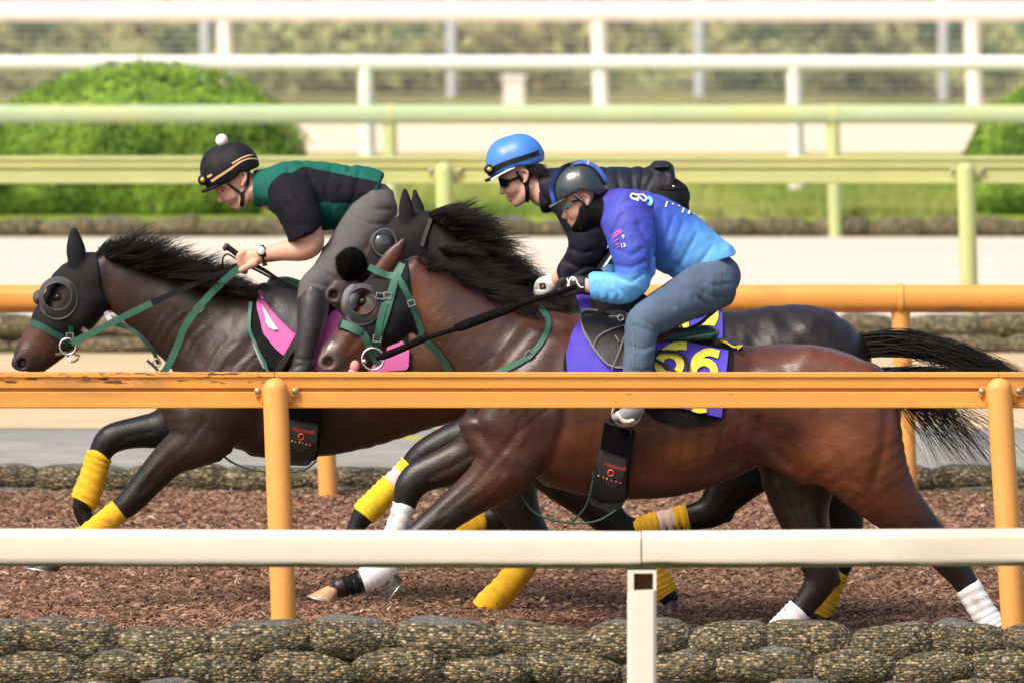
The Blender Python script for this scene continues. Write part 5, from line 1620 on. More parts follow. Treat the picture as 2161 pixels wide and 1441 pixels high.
# -- near bay horse: saddle cloth 66
cl = empty('saddle_cloth', P(1370, 700, YN - .2), 'purple saddle cloth with yellow number 66 on the bay horse', 'saddle cloth', 'saddle cloths')
pad = panel('pad', SN, [(1345,760),(1360,865),(1385,888),(1440,902),(1492,896),(1524,884),(1546,800),(1548,745),(1540,735),(1450,722)], M['black_cloth'], cl, .010, .008)
panel('cloth', SN, [(1236,655),(1206,705),(1194,745),(1198,800),(1240,838),(1320,850),(1440,861),(1523,881),(1537,742),(1450,724),(1380,726),(1330,690)], M['purple'], cl, .022, .006)
panel('binding', SN, [(1194,742),(1188,770),(1194,806),(1240,845),(1250,838),(1204,800)], M['black_cloth'], cl, .018, .006)
def six(lx, ly, rx, ry, tail, sw):
    a0 = math.radians(180)
    loop = [(lx + rx * math.cos(a0 - t), ly + ry * math.sin(a0 - t)) for t in np.linspace(0, 2 * math.pi, 30)]
    ribbon('numeral', SN, [tuple(q) for q in crom(np.array(tail + [(lx - rx, ly)]), 6)] + loop[1:], sw, M['num'], cl, .032, .003, 4, curve=False)
six(1412, 771, 23, 21, [(1448,733),(1424,734),(1402,746)], 16)
six(1484, 787, 23, 21, [(1517,751),(1492,746),(1470,758)], 16)
stroke(SN, [(1462,862),(1475,866),(1490,864)], 10, cl, .032)
sd = empty('saddle', P(1400, 690, YN), 'black and green exercise saddle on the purple 66 cloth', 'saddle', 'exercise saddles')
panel('flap', SN, [(1231,652),(1262,655),(1310,670),(1345,680),(1365,740),(1345,776),(1290,775),(1262,752),(1242,722),(1228,694),(1225,668)], M['saddle_lea'], sd, .036, .010, curve=True)
ribbon('piping', SN, [(1262,655),(1232,654),(1225,670),(1229,696),(1244,724),(1264,752),(1290,774),(1340,778)], 4, M['piping'], sd, .048, .006, 5)
ribbon('stitching', SN, [(1330,690),(1290,700),(1262,715),(1252,735)], 2, M['piping'], sd, .047, .002, 5)
s_ = Sculpt(YN, .008)
s_.chain([(1285,668,0,13,44),(1312,672,0,16,52),(1350,700,0,14,60)], k=.02)
V, Q, _ = finish(s_); make_mesh('pommel', V, Q, M['saddle_lea'], sd)
s_ = Sculpt(YN, .007)
s_.chain([(1370,704,0,8,60),(1400,714,0,10,76),(1450,708,0,16,94),(1490,704,0,18,98),(1508,700,0,12,94)], k=.02)
V, Q, _ = finish(s_); make_mesh('seat', V, Q, M['seat_green'], sd); seat_b = bvh_of(V, Q)
ribbon('seam', Surf(YN, [seat_b]), [(1404,716),(1450,708),(1500,700),(1517,697)], 2, M['strap_dk'], sd, .003, .002, 5)
ribbon('stirrup_leather', SN, [(1374,750),(1400,746),(1428,748),(1444,758),(1451,776),(1449,800)], 7, M['black_lea'], sd, .050, .004, 5)
ribbon('stirrup_leather', SN, [(1372,757),(1396,770),(1420,784),(1440,800)], 7, M['black_lea'], sd, .046, .004, 5)
ribbon('saddle_string', SN, [(1318,712),(1306,745),(1290,782)], 2.5, M['piping'], sd, .052, .003, 5)
ribbon('saddle_string', SN, [(1298,713),(1306,726)], 2.5, M['piping'], sd, .052, .003, 5, curve=False)
ring('dee_ring', SN, (1310, 671), 6, M['steel'], sd, .07, .004)
ribbon('loose_strap', SN, [(1398,690,-.06),(1432,697,-.09),(1468,688,-.10),(1500,664,-.10),(1522,645,-.08),(1538,626,-.05)], 7, M['black_lea'], sd, free=True)
ribbon('tie_cord', SN, [(1520,718,-.12),(1535,724,-.15),(1550,732,-.16),(1566,728,-.16),(1556,736,-.16)], 3.5, M['yellowcord'], cl, free=True, step=4)
ribbon('tie_strap', SN, [(1523,724,-.11),(1545,733,-.14),(1568,737,-.14)], 9, M['black_cloth'], cl, free=True)
ribbon('girth', SN, [(1312,775),(1312,830),(1306,900),(1294,960),(1284,1020),(1278,1056)], 40, M['black_cloth'], sd, .012, .008, 10)

def pouch(surf, outline, top, flap, txt, tang, tsize, emb, er, d0, d1, label, side, cords):
    c = np.mean(np.array(outline), 0)
    r = empty('sensor_pouch', surf.at(c[0], c[1], .03), label, 'pouch', 'sensor pouches on the girths')
    body = panel('pouch', surf, outline, M['pouch'], r, .034, .022, 9, curve=False, flat=.25)
    panel('pile_panel', surf, top, M['pouch_blk'], r, .041, .004, 9, flat=.25)
    panel('flap', surf, flap, mat('grey_flap', (.045, .046, .05), .55, .08, 20, .15, 250), r, .042, .004, 9, flat=.25)
    ribbon('edge_binding', surf, side, 5, M['pouch_blk'], r, .046, .010, 6)
    text_on('lettering', surf, 'Horsecall', txt[0], txt[1], tsize, tang, M['ored'], r, .056, sx=1.0, bold=.018, shear=.15)
    pts = [surf.at(emb[0] + er * math.cos(t), emb[1] + er * math.sin(t), .056) for t in np.linspace(0, 2 * math.pi, 21)]
    mb = MB(); mb.tube(pts, .0032, 6, False); mb.build('emblem', M['ored'], r)
    for k in range(6):
        t = k / 5; p = surf.at(d0[0] + (d1[0] - d0[0]) * t, d0[1] + (d1[1] - d0[1]) * t, .056)
        mb = MB(); mb.box(p - np.array([.0028, .0015, .0032]), p + np.array([.0028, .0015, .0032])); mb.build('print_mark', M['odot'] if k % 2 == 0 else M['ored'], r, False)
    for cpath in cords:
        pts = [P(x, y, surf.Y + d) for x, y, d in crom(cpath, 6)]
        mb = MB(); mb.tube(pts, .0052, 7); mb.build('cord', M['strap_dk'], r)
    return r
pouch(SN, [(1278,888),(1338,905),(1333,930),(1326,1000),(1320,1045),(1311,1072),(1288,1080),(1246,1062),(1242,1040),(1252,1000),(1260,975),(1266,935)],
      [(1276,890),(1331,907),(1322,960),(1267,944)], [(1266,948),(1322,964),(1314,1004),(1300,1024),(1286,1022),(1268,1002),(1258,978)],
      (1273, 976), 15, 8.5, (1290, 992), 6, (1264, 997), (1310, 1012), 'dark pouch with orange print strapped to the belly of the bay horse', [(1338,906),(1332,950),(1326,1000),(1320,1046)],
      [[(1098,1042,-.12),(1125,1078,-.13),(1160,1095,-.14),(1215,1103,-.16),(1262,1098,-.18),(1300,1076,-.2)], [(1254,994,-.22),(1246,1040,-.21),(1236,1068,-.18),(1222,1086,-.16),(1206,1101,-.15)]])
pouch(SL, [(604,845),(676,845),(674,900),(670,940),(664,968),(650,982),(606,980),(600,940)], [(604,846),(672,846),(671,890),(608,880)],
      [(608,883),(671,893),(668,930),(648,940),(636,948),(620,938),(604,922)], (618, 903), 9, 8, (636, 915), 6, (617, 923), (654, 932),
      'dark pouch with orange print on the girth of the leading dark brown horse', [(676,850),(674,900),(670,942),(662,972)],
      [[(460,950,-.1),(490,975,-.13),(540,992,-.15),(600,996,-.17),(642,990,-.2),(668,972,-.22)]])

# -- middle horse
cl = empty('saddle_cloth', P(1370, 640, YM - .2), 'purple saddle cloth with yellow number 62 on the near black horse', 'saddle cloth', 'saddle cloths')
panel('cloth', SM, [(1214,620),(1262,612),(1340,622),(1430,630),(1524,640),(1526,760),(1500,880),(1300,870),(1236,740),(1226,660)], M['purple'], cl, .016, .006)
ribbon('numeral', SM, [(1462,662),(1480,652),(1500,656),(1506,672),(1494,692),(1466,716),(1512,722)], 20, M['num'], cl, .026, .003, 5)
digit6(SM, 1420, 672, 60, 110, cl, .026, 20, .1)
sd = empty('saddle', P(1330, 640, YM), 'black saddle under the rider in the navy jacket', 'saddle', 'exercise saddles')
s_ = Sculpt(YM, .009)
s_.chain([(1255,650,0,16,50),(1300,648,0,20,60),(1380,640,0,14,80),(1450,632,0,16,90)], k=.02)
V, Q, _ = finish(s_); make_mesh('seat', V, Q, M['saddle_lea'], sd)
panel('flap', SM, [(1262,640),(1330,650),(1350,760),(1300,790),(1268,740),(1250,680)], M['saddle_lea'], sd, .030, .010, curve=True)
ribbon('strap', SM, [(1247,620,-.17),(1252,640,-.2),(1258,655,-.21)], 7, M['black_lea'], sd, free=True)
ribbon('green_panel', SM, [(1308,655,-.2),(1330,645,-.2)], 16, M['strap_dk'], sd, free=True)

# -- left horse: pink cloth
cl = empty('saddle_cloth', P(620, 680, YL - .2), 'pink and black saddle cloth on the leading dark brown horse', 'saddle cloth', 'saddle cloths')
panel('pad', SL, [(527,640),(545,605),(700,610),(860,700),(862,800),(700,830),(560,790),(536,735),(522,700)], M['black_cloth'], cl, .012, .008)
panel('cloth', SL, [(548,600),(560,596),(612,690),(640,705),(662,715),(700,660),(760,640),(864,735),(862,780),(800,784),(720,800),(640,772),(610,760),(580,735),(556,705),(541,650)], M['pink'], cl, .022, .006)
ribbon('green_binding', SL, [(530,640),(526,690),(532,712),(552,750),(565,785)], 7, M['strap'], cl, .024, .005, 6)
panel('felt', SL, [(529,712),(538,716),(566,776),(558,782),(542,750)], M['greyfelt'], cl, .023, .005)
panel('black_band', SL, [(538,700),(560,720),(586,745),(604,752),(640,690),(652,690),(612,775),(570,778),(545,735)], M['black_cloth'], cl, .030, .004)
panel('white_patch', SL, [(552,648),(566,668),(582,690),(588,698),(572,697),(562,684)], M['offwhite'], cl, .031, .003)
sd = empty('saddle', P(640, 610, YL), 'dark saddle of the leading horse at left over a pink cloth', 'saddle', 'exercise saddles')
panel('flap', SL, [(560,598),(590,593),(640,604),(664,620),(664,690),(636,706),(610,692),(588,672),(566,650),(552,622)], M['saddle_lea'], sd, .042, .012, curve=True)
ribbon('stirrup_leather', SL, [(646,680),(622,725),(602,758),(580,792)], 13, M['black_lea'], sd, .05, .004, 6)
s_ = Sculpt(YL, .008)
s_.chain([(570,596,0,8,40),(605,594,0,10,46),(640,606,0,12,56),(700,612,0,12,76),(770,606,0,12,88)], k=.02)
V, Q, _ = finish(s_); make_mesh('seat', V, Q, M['strap_dk'], sd)

# -- thick black reins of the bay horse, held by its rider
def cord(name, pts, m, parent, Y, n=10, sub=6):
    q = crom(pts, sub); k = F / Y
    mb = MB(); mb.tube([P(r[0], r[1], Y + r[2]) for r in q], [max(r[3] / k, .002) for r in q], n)
    return mb.build(name, m, parent)
cord('rein', [(1215,604,-.24,5),(1165,622,-.24,5),(1125,634,-.24,5.5),(1092,645,-.24,6),(1084,648,-.24,9.5),(1030,668,-.235,10.5),(970,690,-.23,10),(958,695,-.23,5.5),(905,712,-.2,5.5),(886,718,-.19,8),(845,737,-.17,7.5),(812,750,-.15,8),(795,757,-.14,4)], M['fleece'], nb, YN)
cord('rein', [(1150,610,-.05,5),(1080,640,.02,5),(1000,650,.1,5),(900,620,.14,5)], M['black_lea'], mb_, YM)

# ================================================================== RIDERS
M['skin'] = mat('skin', rough=.5, attr=True, var=.06, vs_=20, bump=.06, bs=120, spec=.35)
M['cloth'] = mat('woven_cloth', rough=.8, attr=True, var=.1, vs_=12, bump=.4, bs=30, spec=.14, bd=1.2)
M['sleek'] = mat('jacket_cloth', rough=.55, attr=True, var=.06, vs_=10, bump=.4, bs=26, spec=.25, bd=1.3)
M['denim'] = mat('denim', (.088, .128, .19), .85, .16, 9, .35, 30, spec=.15, bd=1.2)
M['breech'] = mat('grey_breeches', (.108, .100, .097), .8, .08, 10, .3, 26, spec=.2, bd=1.2)
M['blackcl'] = mat('black_trousers', (.008, .008, .009), .75, .1, 10, .3, 26, spec=.14, bd=1.2)
M['boot'] = mat('black_boot', (.024, .025, .026), .36, .15, 12, .15, 40, spec=.5)
M['helm_black'] = mat('black_cap_fabric', (.010, .010, .012), .6, .1, 20, .25, 120, spec=.2)
M['helm_blue'] = mat('blue_cap_silk', (.055, .20, .62), .38, .06, 8, .15, 20, spec=.45)
M['helm_grey'] = mat('graphite_helmet', (.026, .038, .046), .22, .05, 6, spec=.5, coat=.4)
M['helm_trim'] = mat('blue_helmet_trim', (.06, .13, .52), .3, .05, 6, spec=.5)
M['gold'] = mat('gold_strap', (.62, .42, .20), .5, .1, 20)
M['goldlens'] = mat('gold_lens', (.55, .36, .08), .25, .1, 20, metal=.5)
M['lens'] = mat('dark_lens', (.006, .008, .012), .08, .02, 5, spec=.7)
M['tlens'] = mat('teal_lens', (.20, .36, .36), .15, .05, 5, spec=.6)
M['wpom'] = mat('white_pompom', (.80, .79, .76), .8, .05, 20, .4, 90)
M['glove_w'] = mat('white_glove', (.74, .72, .66), .6, .06, 20, .2, 60)
M['glove_b'] = mat('black_glove', (.014, .014, .016), .6, .1, 20, .25, 90)
M['whitepr'] = mat('white_print', (.80, .80, .82), .6, .02)
M['shoe'] = mat('grey_shoe', (.22, .23, .26), .7, .1, 20, .3, 80)
M['sole'] = mat('offwhite_sole', (.58, .55, .45), .6, .15, 40, .3, 120)
M['watchface'] = mat('watch_face', (.66, .68, .68), .2, .05, 40, spec=.6)
M['brownhair'] = mat('dark_brown_hair', (.022, .012, .008), .5, .2, 20, spec=.5)
SK = (.60, .345, .245); SKD = (.48, .23, .155); LIP = (.44, .16, .13)

def rider_mesh(name, sc, m, root, paint=None, clip=None, noise=None, holes=()):
    V, Q, C_ = finish(sc, paint, clip=clip, noise=noise, holes=holes)
    return make_mesh(name, V, Q, m, root, True, cols=C_), bvh_of(V, Q)
def fist(sc, base, step, dx, r, col, inflate=0.0, k=.006):
    """four bent fingers; base (px,py,dy) of the first knuckle, step between knuckles, dx = px offsets of the bends"""
    for i in range(4):
        b = np.array(base) + np.array(step) * i
        L_ = (.95, 1.05, 1.0, .8)[i]
        pts = []
        for (ox, oy, od, rr) in dx:
            pts.append((b[0] + ox * L_, b[1] + oy * L_, b[2] + od * L_, r * rr, r * rr))
        sc.chain(pts, k=k, col=col, inflate=inflate, sub=3)

# ------------------------------------------------------------------ left rider, green vest
RL = empty('person', P(740, 440, YL), 'rider in a green vest, grey breeches and black cap crouching over the leading horse', 'person', 'riders')
sc = Sculpt(YL, .0055)
sc.chain([(470,372,0,38,33,SK),(500,368,0,46,36,SK)], k=.02)
sc.chain([(486,386,0,36,32,SK),(494,408,0,28,27,SK),(502,428,0,14,15,SK)], k=.02)
sc.chain([(463,393,0,9,18,SKD),(466,400,0,7,14,SK)], k=.012)                                 # brow
sc.chain([(465,404,0,6,4.5,SK),(465,415,0,6,5,SK),(466,424,0,8,7,(.62,.33,.24))], k=.008)      # nose
sc.chain([(480,418,-.028,10,8,(.60,.31,.22)),(492,412,-.05,10,6,SK)], k=.015)                 # cheek
sc.chain([(484,430,0,6,11,LIP)], k=.006); sc.chain([(490,436,0,6,10,LIP)], k=.006)
sc.chain([(501,438,0,8,9,SK)], k=.012)
for s_ in (-1, 1): sc.chain([(503,436,s_*.015,8,6,SK),(516,424,s_*.05,10,6,SK),(522,402,s_*.062,10,6,SK)], k=.015)
for s_ in (-1, 1):
    sc.chain([(505,366,s_*.078,4,4,SKD),(512,362,s_*.084,4,3,SK),(519,368,s_*.084,4,3,SK),(518,380,s_*.082,4,3,SK),(511,392,s_*.076,4,4,SK)], k=.004)
    sc.chain([(511,376,s_*.072,9,4,SKD)], k=.006)
sc.chain([(518,392,0,26,26,SK),(548,402,0,32,34,SK)], k=.02)
sc.chain([(575,402,0,42,54),(640,408,0,54,66),(720,412,0,48,60),(790,428,0,34,58)], k=.04, col=SK)
LARM = [(615,412,-.19,36,32,SK),(636,455,-.22,30,28,SK),(652,492,-.235,29,27,SK),(660,514,-.235,24,24,SK),(640,526,-.225,25,24,SK),(600,530,-.20,21,19,SK),(562,536,-.165,15,14,SK),(548,540,-.15,15,12,SK)]
sc.chain(LARM, k=.012)
sc.chain(mirror(LARM[:-2]) + [(562,540,.05,15,14,SK),(540,545,.02,15,12,SK)], k=.012)
sc.chain([(548,541,-.15,16,10,SK),(530,545,-.14,19,11,SK),(517,544,-.13,17,10,SK)], k=.01)
fist(sc, (514,534,-.145), (1.5,8.5,.004), ((0,0,0,1.15),(-9,5,-.004,1.05),(-11,14,.012,1),(0,19,.03,.95)), 6.2, SK)
sc.chain([(538,556,-.165,9,8,SK),(522,563,-.17,8,7,SK),(508,571,-.165,6.5,6,(.60,.34,.26))], k=.008)
LLEG = [(792,436,-.09,38,36),(738,518,-.17,38,34),(690,580,-.23,30,28),(666,608,-.26,28,26),(655,680,-.31,25,24),(646,745,-.33,20,19),(636,786,-.335,20,18)]
for q in (LLEG, mirror(LLEG)): sc.chain(q, k=.02, col=SK)
def plr(V, C_):
    px, py = PX(V)
    C_ = mixin(C_, (.62,.24,.18), spot(px, py, 484, 418, 16, 12, 0, .8) * .35)
    C_ = mixin(C_, (.10,.05,.035), spot(px, py, 472, 398, 10, 3.5, .35, .4) * .7)
    C_ = mixin(C_, (.30,.09,.07), spot(px, py, 487, 433, 8, 2.2, .5, .5) * .8)
    return C_
_, rb = rider_mesh('body', sc, M['skin'], RL, plr)
SRL = Surf(YL, [rb])
e = SRL.at(470, 403, -.003); blob('eye', e, (.010, .006, .0045), M['eye'], RL, rot=-.2)
GV, BKc = (.010, .105, .074), (.009, .009, .012)
sc = Sculpt(YL, .0058)
sc.chain([(548,398,0,40,46),(578,398,0,48,60),(620,402,0,64,76),(690,416,0,72,76),(750,408,0,60,70),(796,416,0,52,74)], k=.04)
sc.chain([(600,398,-.16,40,28),(622,425,-.2,44,34)], k=.04); sc.chain([(600,398,.16,40,28),(622,425,.2,44,34)], k=.04)
for p in ([(700,350),(690,400),(700,470)], [(640,345),(660,380),(680,420)], [(740,350),(720,400)], [(705,430),(690,480)], [(760,360),(752,400),(735,440)]): sc.crease(p, .005, .011)
def pv(V, C_):
    px, py = PX(V); C_ = np.tile(np.array(GV), (len(V), 1))
    near = V[:, 1] < YL - .02
    side = in_poly(px, py, [(640,352),(690,362),(800,385),(790,400),(742,430),(660,428),(640,440),(600,420),(590,380)]) & near
    C_[side] = BKc
    return C_
_, vb = rider_mesh('vest', sc, M['cloth'], RL, pv, clip=[(520,330),(640,320),(800,335),(808,372),(795,408),(770,440),(740,490),(720,512),(640,520),(560,470),(534,438),(534,360)], noise=(.004, 16, (1, 1, 1), .0042, 3.0))
SV = Surf(YL, [vb])
sc = Sculpt(YL, .0058)
sc.chain([(540,392,0,34,36),(556,402,0,38,44)], k=.02)
rider_mesh('collar', sc, M['cloth'], RL, lambda V, C_: np.tile(np.array(GV) * 1.15, (len(V), 1)), clip=[(533,352),(562,346),(580,430),(566,452),(540,436)])
for s_ in (-1, 1):
    sc = Sculpt(YL, .0058)
    sc.chain([(600,398,s_*.17,40,34),(618,420,s_*.20,47,40),(634,455,s_*.23,44,40),(642,485,s_*.245,39,36),(645,505,s_*.245,38,35)], k=.02)
    for p in ([(590,440),(620,470),(650,470)], [(600,460),(630,490)], [(620,400),(650,430)], [(605,380),(640,395)]): sc.crease(p, .005, .010)
    rider_mesh('short_sleeve', sc, M['cloth'], RL, lambda V, C_: np.tile(np.array(BKc), (len(V), 1)), clip=[(540,350),(660,340),(690,400),(680,470),(662,488),(610,507),(585,470),(566,420)], noise=(.004, 18, (1, 1, 1), .0045, 3.0))
sc = Sculpt(YL, .0058)
sc.chain([(780,428,0,44,64),(797,432,0,46,70)], k=.02)
for s_ in (-1, 1):
    sc.chain([(795,434,s_*.09,47,44),(738,520,s_*.175,45,40),(694,580,s_*.235,38,35),(666,608,s_*.265,35,33),(660,640,s_*.29,33,30)], k=.03)
for p in ([(760,420),(790,440),(830,440)], [(740,450),(780,470),(822,470)], [(690,540),(720,560)], [(680,565),(712,585)], [(655,590),(700,600)], [(770,380),(800,395),(835,400)]): sc.crease(p, .005, .009)
rider_mesh('breeches', sc, M['breech'], RL, noise=(.003, 16, (1, 1, 1), .004, 3.2), clip=[(700,470),(770,400),(800,360),(850,360),(860,460),(780,600),(720,650),(630,626),(630,580)])
for s_ in (-1, 1):
    sc = Sculpt(YL, .006)
    sc.chain([(668,604,s_*.268,36,33),(662,640,s_*.295,34,31),(656,690,s_*.32,31,28),(646,740,s_*.335,25,23),(640,772,s_*.34,25,22),(632,795,s_*.34,24,20)], k=.015)
    sc.chain([(634,790,s_*.34,20,20),(605,806,s_*.34,16,18),(588,812,s_*.34,11,14)], k=.02)
    for p in ([(620,745),(650,752),(680,745)], [(622,765),(648,760)], [(690,660),(680,720),(660,770)]): sc.crease(p, .004, .007)
    _, bb = rider_mesh('boot', sc, M['boot'], RL, clip=[(560,620),(638,616),(655,596),(705,612),(720,820),(560,830)], noise=(.003, 18, (1, 1, 1)))
# cap, peak, goggles, pompom, chin strap
sc = Sculpt(YL, .006)
sc.chain([(470,362,0,55,50),(500,352,0,53,50)], k=.02, cap=.95)
hp_, hbv = rider_mesh('helmet', sc, M['helm_black'], RL, clip=[(405,290),(560,285),(560,345),(546,352),(526,361),(508,363),(498,376),(478,387),(452,396),(430,404),(405,400)])
SH_ = Surf(YL, [hbv])
sc = Sculpt(YL, .005); sc.chain([(427,405,0,3.5,26),(440,400,0,4,42),(462,390,0,4.5,48)], k=.01)
rider_mesh('peak', sc, M['helm_black'], hp_)
ribbon('gold_band', SH_, [(446,383),(465,371),(485,358),(508,342),(528,335),(544,337)], [6,5,3.5,3], M['gold'], hp_, .004, .003, 5)
ribbon('gold_band', SH_, [(490,346),(512,333),(530,328),(542,330)], 3, M['gold'], hp_, .004, .003, 5)
q = SH_.at(430, 380, .004); blob('goggle_lens', q, (.026, .03, .026), M['black_lea'], hp_)
blob('goggle_lens', q + np.array([-.002, -.026, 0]), (.012, .010, .013), M['goldlens'], hp_)
ribbon('buckle_mark', SH_, [(438,374),(444,371),(448,369)], 5, M['gold'], hp_, .006, .003, 3)
pp = P(468, 297, YL); pm = blob('pompom', pp, (.028, .028, .030), M['wpom'], hp_)
SC_ = Surf(YL, [rb, hbv])
cs = lambda s, p, w=5: ribbon('chin_strap', s, p, w, M['black_lea'], hp_, .006, .004, 4)
cs(SC_, [(481,388),(492,397),(503,405),(510,408)]); cs(SC_, [(523,362),(524,380),(520,398),(512,408)]); cs(SC_, [(511,404),(512,420),(510,436)], 8)
ribbon('strap_clip', SC_, [(507,405),(514,402)], 4, M['steel'], hp_, .010, .003, 3, curve=False)
# watch
q = SRL.at(553, 531, .004)
w = blob('watch', q, (.024, .009, .024), M['black_lea'], RL); blob('watch_face', q + np.array([-.004, -.007, .003]), (.018, .004, .019), M['watchface'], w)
ribbon('watch_strap', SRL, [(552,518),(557,535),(558,552),(560,562)], 10, M['black_lea'], w, .003, .003, 4)
wh = empty('riding_whip', P(520, 552, YL - .12), 'black riding whip held in the fist of the rider in green', 'whip', 'whips')
cord('handle', [(476,521,-.13,8),(486,526,-.13,6),(506,541,-.13,6.5),(530,556,-.13,6.5)], M['black_lea'], wh, YL)
cord('shaft', [(528,555,-.13,5),(560,572,-.13,4),(588,590,-.13,3),(640,622,-.12,2.5)], M['black_lea'], wh, YL)
cord('knob', [(472,519,-.13,6),(477,522,-.13,9),(480,524,-.13,8)], M['pouch'], wh, YL)
cord('rein_loop', [(500,548,-.12,2),(480,537,-.1,2),(470,548,-.08,2),(472,575,-.06,2)], M['black_lea'], lb, YL)
cord('rein_end', [(524,562,-.12,2.5),(548,574,-.1,2.5),(575,588,-.05,2.5),(600,596,0,2.5)], M['black_lea'], lb, YL)

# ------------------------------------------------------------------ middle rider, navy jacket, blue cap
RM = empty('person', P(1380, 420, YM), 'rider in a navy jacket and blue cap with dark sunglasses, behind the purple jacket', 'person', 'riders')
sc = Sculpt(YM, .0055)
sc.chain([(1078,350,0,40,34,SK),(1104,348,0,44,37,SK)], k=.02)
sc.chain([(1086,372,0,34,32,SK),(1090,396,0,27,27,SK),(1096,416,0,15,16,SK)], k=.02)
sc.chain([(1064,374,0,8,17,SKD)], k=.012)
sc.chain([(1063,384,0,6,4.5,SK),(1061,396,0,6,5,SK),(1060,406,0,7,7,(.60,.32,.24))], k=.008)
sc.chain([(1076,402,-.03,10,8,SK),(1090,394,-.05,10,6,SK)], k=.015)
sc.chain([(1072,414,0,6,11,LIP)], k=.006); sc.chain([(1076,421,0,6,10,LIP)], k=.006)
sc.chain([(1088,429,0,9,10,SK)], k=.012)
for s_ in (-1, 1):
    sc.chain([(1092,428,s_*.015,9,6,SK),(1106,416,s_*.05,10,6,SK),(1112,394,s_*.062,10,6,SK)], k=.015)
    sc.chain([(1100,362,s_*.078,4,4,SKD),(1107,359,s_*.084,4,3,SK),(1114,366,s_*.084,4,3,SK),(1112,378,s_*.08,4,3,SK),(1106,386,s_*.076,4,4,SK)], k=.004)
    sc.chain([(1106,372,s_*.072,8,4,SKD)], k=.006)
sc.chain([(1118,388,0,27,28,SK),(1146,405,0,32,34,SK)], k=.02)
sc.chain([(1170,405,0,38,50),(1250,420,0,56,62),(1330,425,0,52,60),(1410,418,0,40,60)], k=.04, col=SK)
MARM = [(1215,432,-.2,36,32,SK),(1240,500,-.23,30,28,SK),(1222,555,-.22,24,22,SK),(1190,580,-.2,17,16,SK),(1172,592,-.19,14,13,SK)]
sc.chain(MARM, k=.012); sc.chain(mirror(MARM[:-2]) + [(1190,580,.06,17,16,SK),(1170,596,.0,14,13,SK)], k=.012)
sc.chain([(1172,593,-.19,14,11,SK),(1156,602,-.18,17,10,SK),(1140,606,-.17,15,9,SK)], k=.01)
fist(sc, (1140,594,-.18), (-.5,6.5,.004), ((0,0,0,1.1),(-8,6,-.002,1),(-7,14,.014,1),(2,17,.03,.9)), 5, SK)
MLEG = [(1408,430,-.09,42,38),(1345,505,-.18,36,32),(1302,565,-.25,30,28),(1280,612,-.29,28,26),(1286,700,-.33,24,23),(1292,780,-.34,20,19),(1290,812,-.34,20,18)]
for q in (MLEG, mirror(MLEG)): sc.chain(q, k=.02, col=SK)
def pmr(V, C_):
    px, py = PX(V)
    C_ = mixin(C_, (.62,.27,.20), spot(px, py, 1080, 404, 16, 12, 0, .8) * .3)
    C_ = mixin(C_, (.30,.09,.07), spot(px, py, 1074, 417.5, 8, 2.2, .5, .5) * .8)
    return C_
_, rb = rider_mesh('body', sc, M['skin'], RM, pmr); SRM = Surf(YM, [rb])
NV = (.009, .009, .018)
sc = Sculpt(YM, .0058)
sc.chain([(1150,402,0,44,44),(1180,402,0,50,58),(1250,418,0,68,74),(1330,420,0,66,72),(1390,400,0,50,68),(1412,398,0,48,68)], k=.04)
for s_ in (-1, 1):
    if s_ < 0: sc.chain([(1195,418,-.17,44,34),(1222,440,-.2,52,42),(1242,495,-.235,46,42),(1228,548,-.23,38,34),(1196,580,-.205,27,25)], k=.03)
    else: sc.chain([(1195,418,.17,44,34),(1222,440,.2,52,42),(1242,495,.235,46,42),(1228,548,.18,36,32),(1200,576,.1,27,25)], k=.03)
sc.chain([(1385,352,0,10,56),(1408,350,0,9,54),(1416,366,0,9,56)], k=.02)
for p in ([(1300,360),(1310,420),(1300,470)], [(1360,350),(1350,400)], [(1200,520),(1230,530),(1262,520)], [(1190,545),(1220,560),(1250,560)], [(1225,430),(1245,470)], [(1280,355),(1270,400)], [(1330,352),(1335,395)], [(1385,360),(1360,400)]): sc.crease(p, .006, .010)
rider_mesh('jacket', sc, M['sleek'], RM, lambda V, C_: np.tile(np.array(NV), (len(V), 1)), clip=[(1132,352),(1170,335),(1280,330),(1420,330),(1425,380),(1400,440),(1380,520),(1300,560),(1225,600),(1190,608),(1160,575),(1170,520),(1180,470),(1150,462)], noise=(.004, 15, (1, 1, 1), .0055, 2.8))
sc = Sculpt(YM, .0065)
sc.chain([(1148,410,0,30,40),(1158,420,0,34,44)], k=.02)
rider_mesh('collar', sc, M['sleek'], RM, lambda V, C_: np.tile(np.array((.012, .011, .016)), (len(V), 1)), clip=[(1131,360),(1180,350),(1190,440),(1172,448),(1146,459),(1140,440)])
sc = Sculpt(YM, .0058)
sc.chain([(1400,412,0,46,64),(1418,424,0,46,70)], k=.03)
for s_ in (-1, 1): sc.chain([(1410,432,s_*.09,50,46),(1345,508,s_*.185,43,38),(1300,566,s_*.25,37,34),(1280,612,s_*.285,34,32),(1286,700,s_*.33,31,28),(1290,780,s_*.34,24,22)], k=.03)
_, tb = rider_mesh('trousers', sc, M['blackcl'], RM, noise=(.003, 16, (1, 1, 1), .0045, 3.0))
ST_ = Surf(YM, [tb])
ribbon('white_piping', ST_, [(1318,490),(1304,520),(1288,545),(1274,566),(1266,580)], 4, M['whitepr'], RM, .008, .003, 5)
ribbon('pocket_flap', ST_, [(1392,396),(1420,398),(1448,396)], 8, M['blackcl'], RM, .008, .004, 5)
blob('snap', ST_.at(1421, 396, .012), (.006, .004, .006), M['steel'], RM)
for s_ in (-1, 1):
    sc = Sculpt(YM, .0058); sc.chain([(1288,690,s_*.33,33,30),(1290,770,s_*.34,27,25),(1292,812,s_*.345,24,20)], k=.02); sc.chain([(1290,806,s_*.345,20,19),(1256,826,s_*.345,14,17)], k=.02)
    rider_mesh('boot', sc, M['boot'], RM)
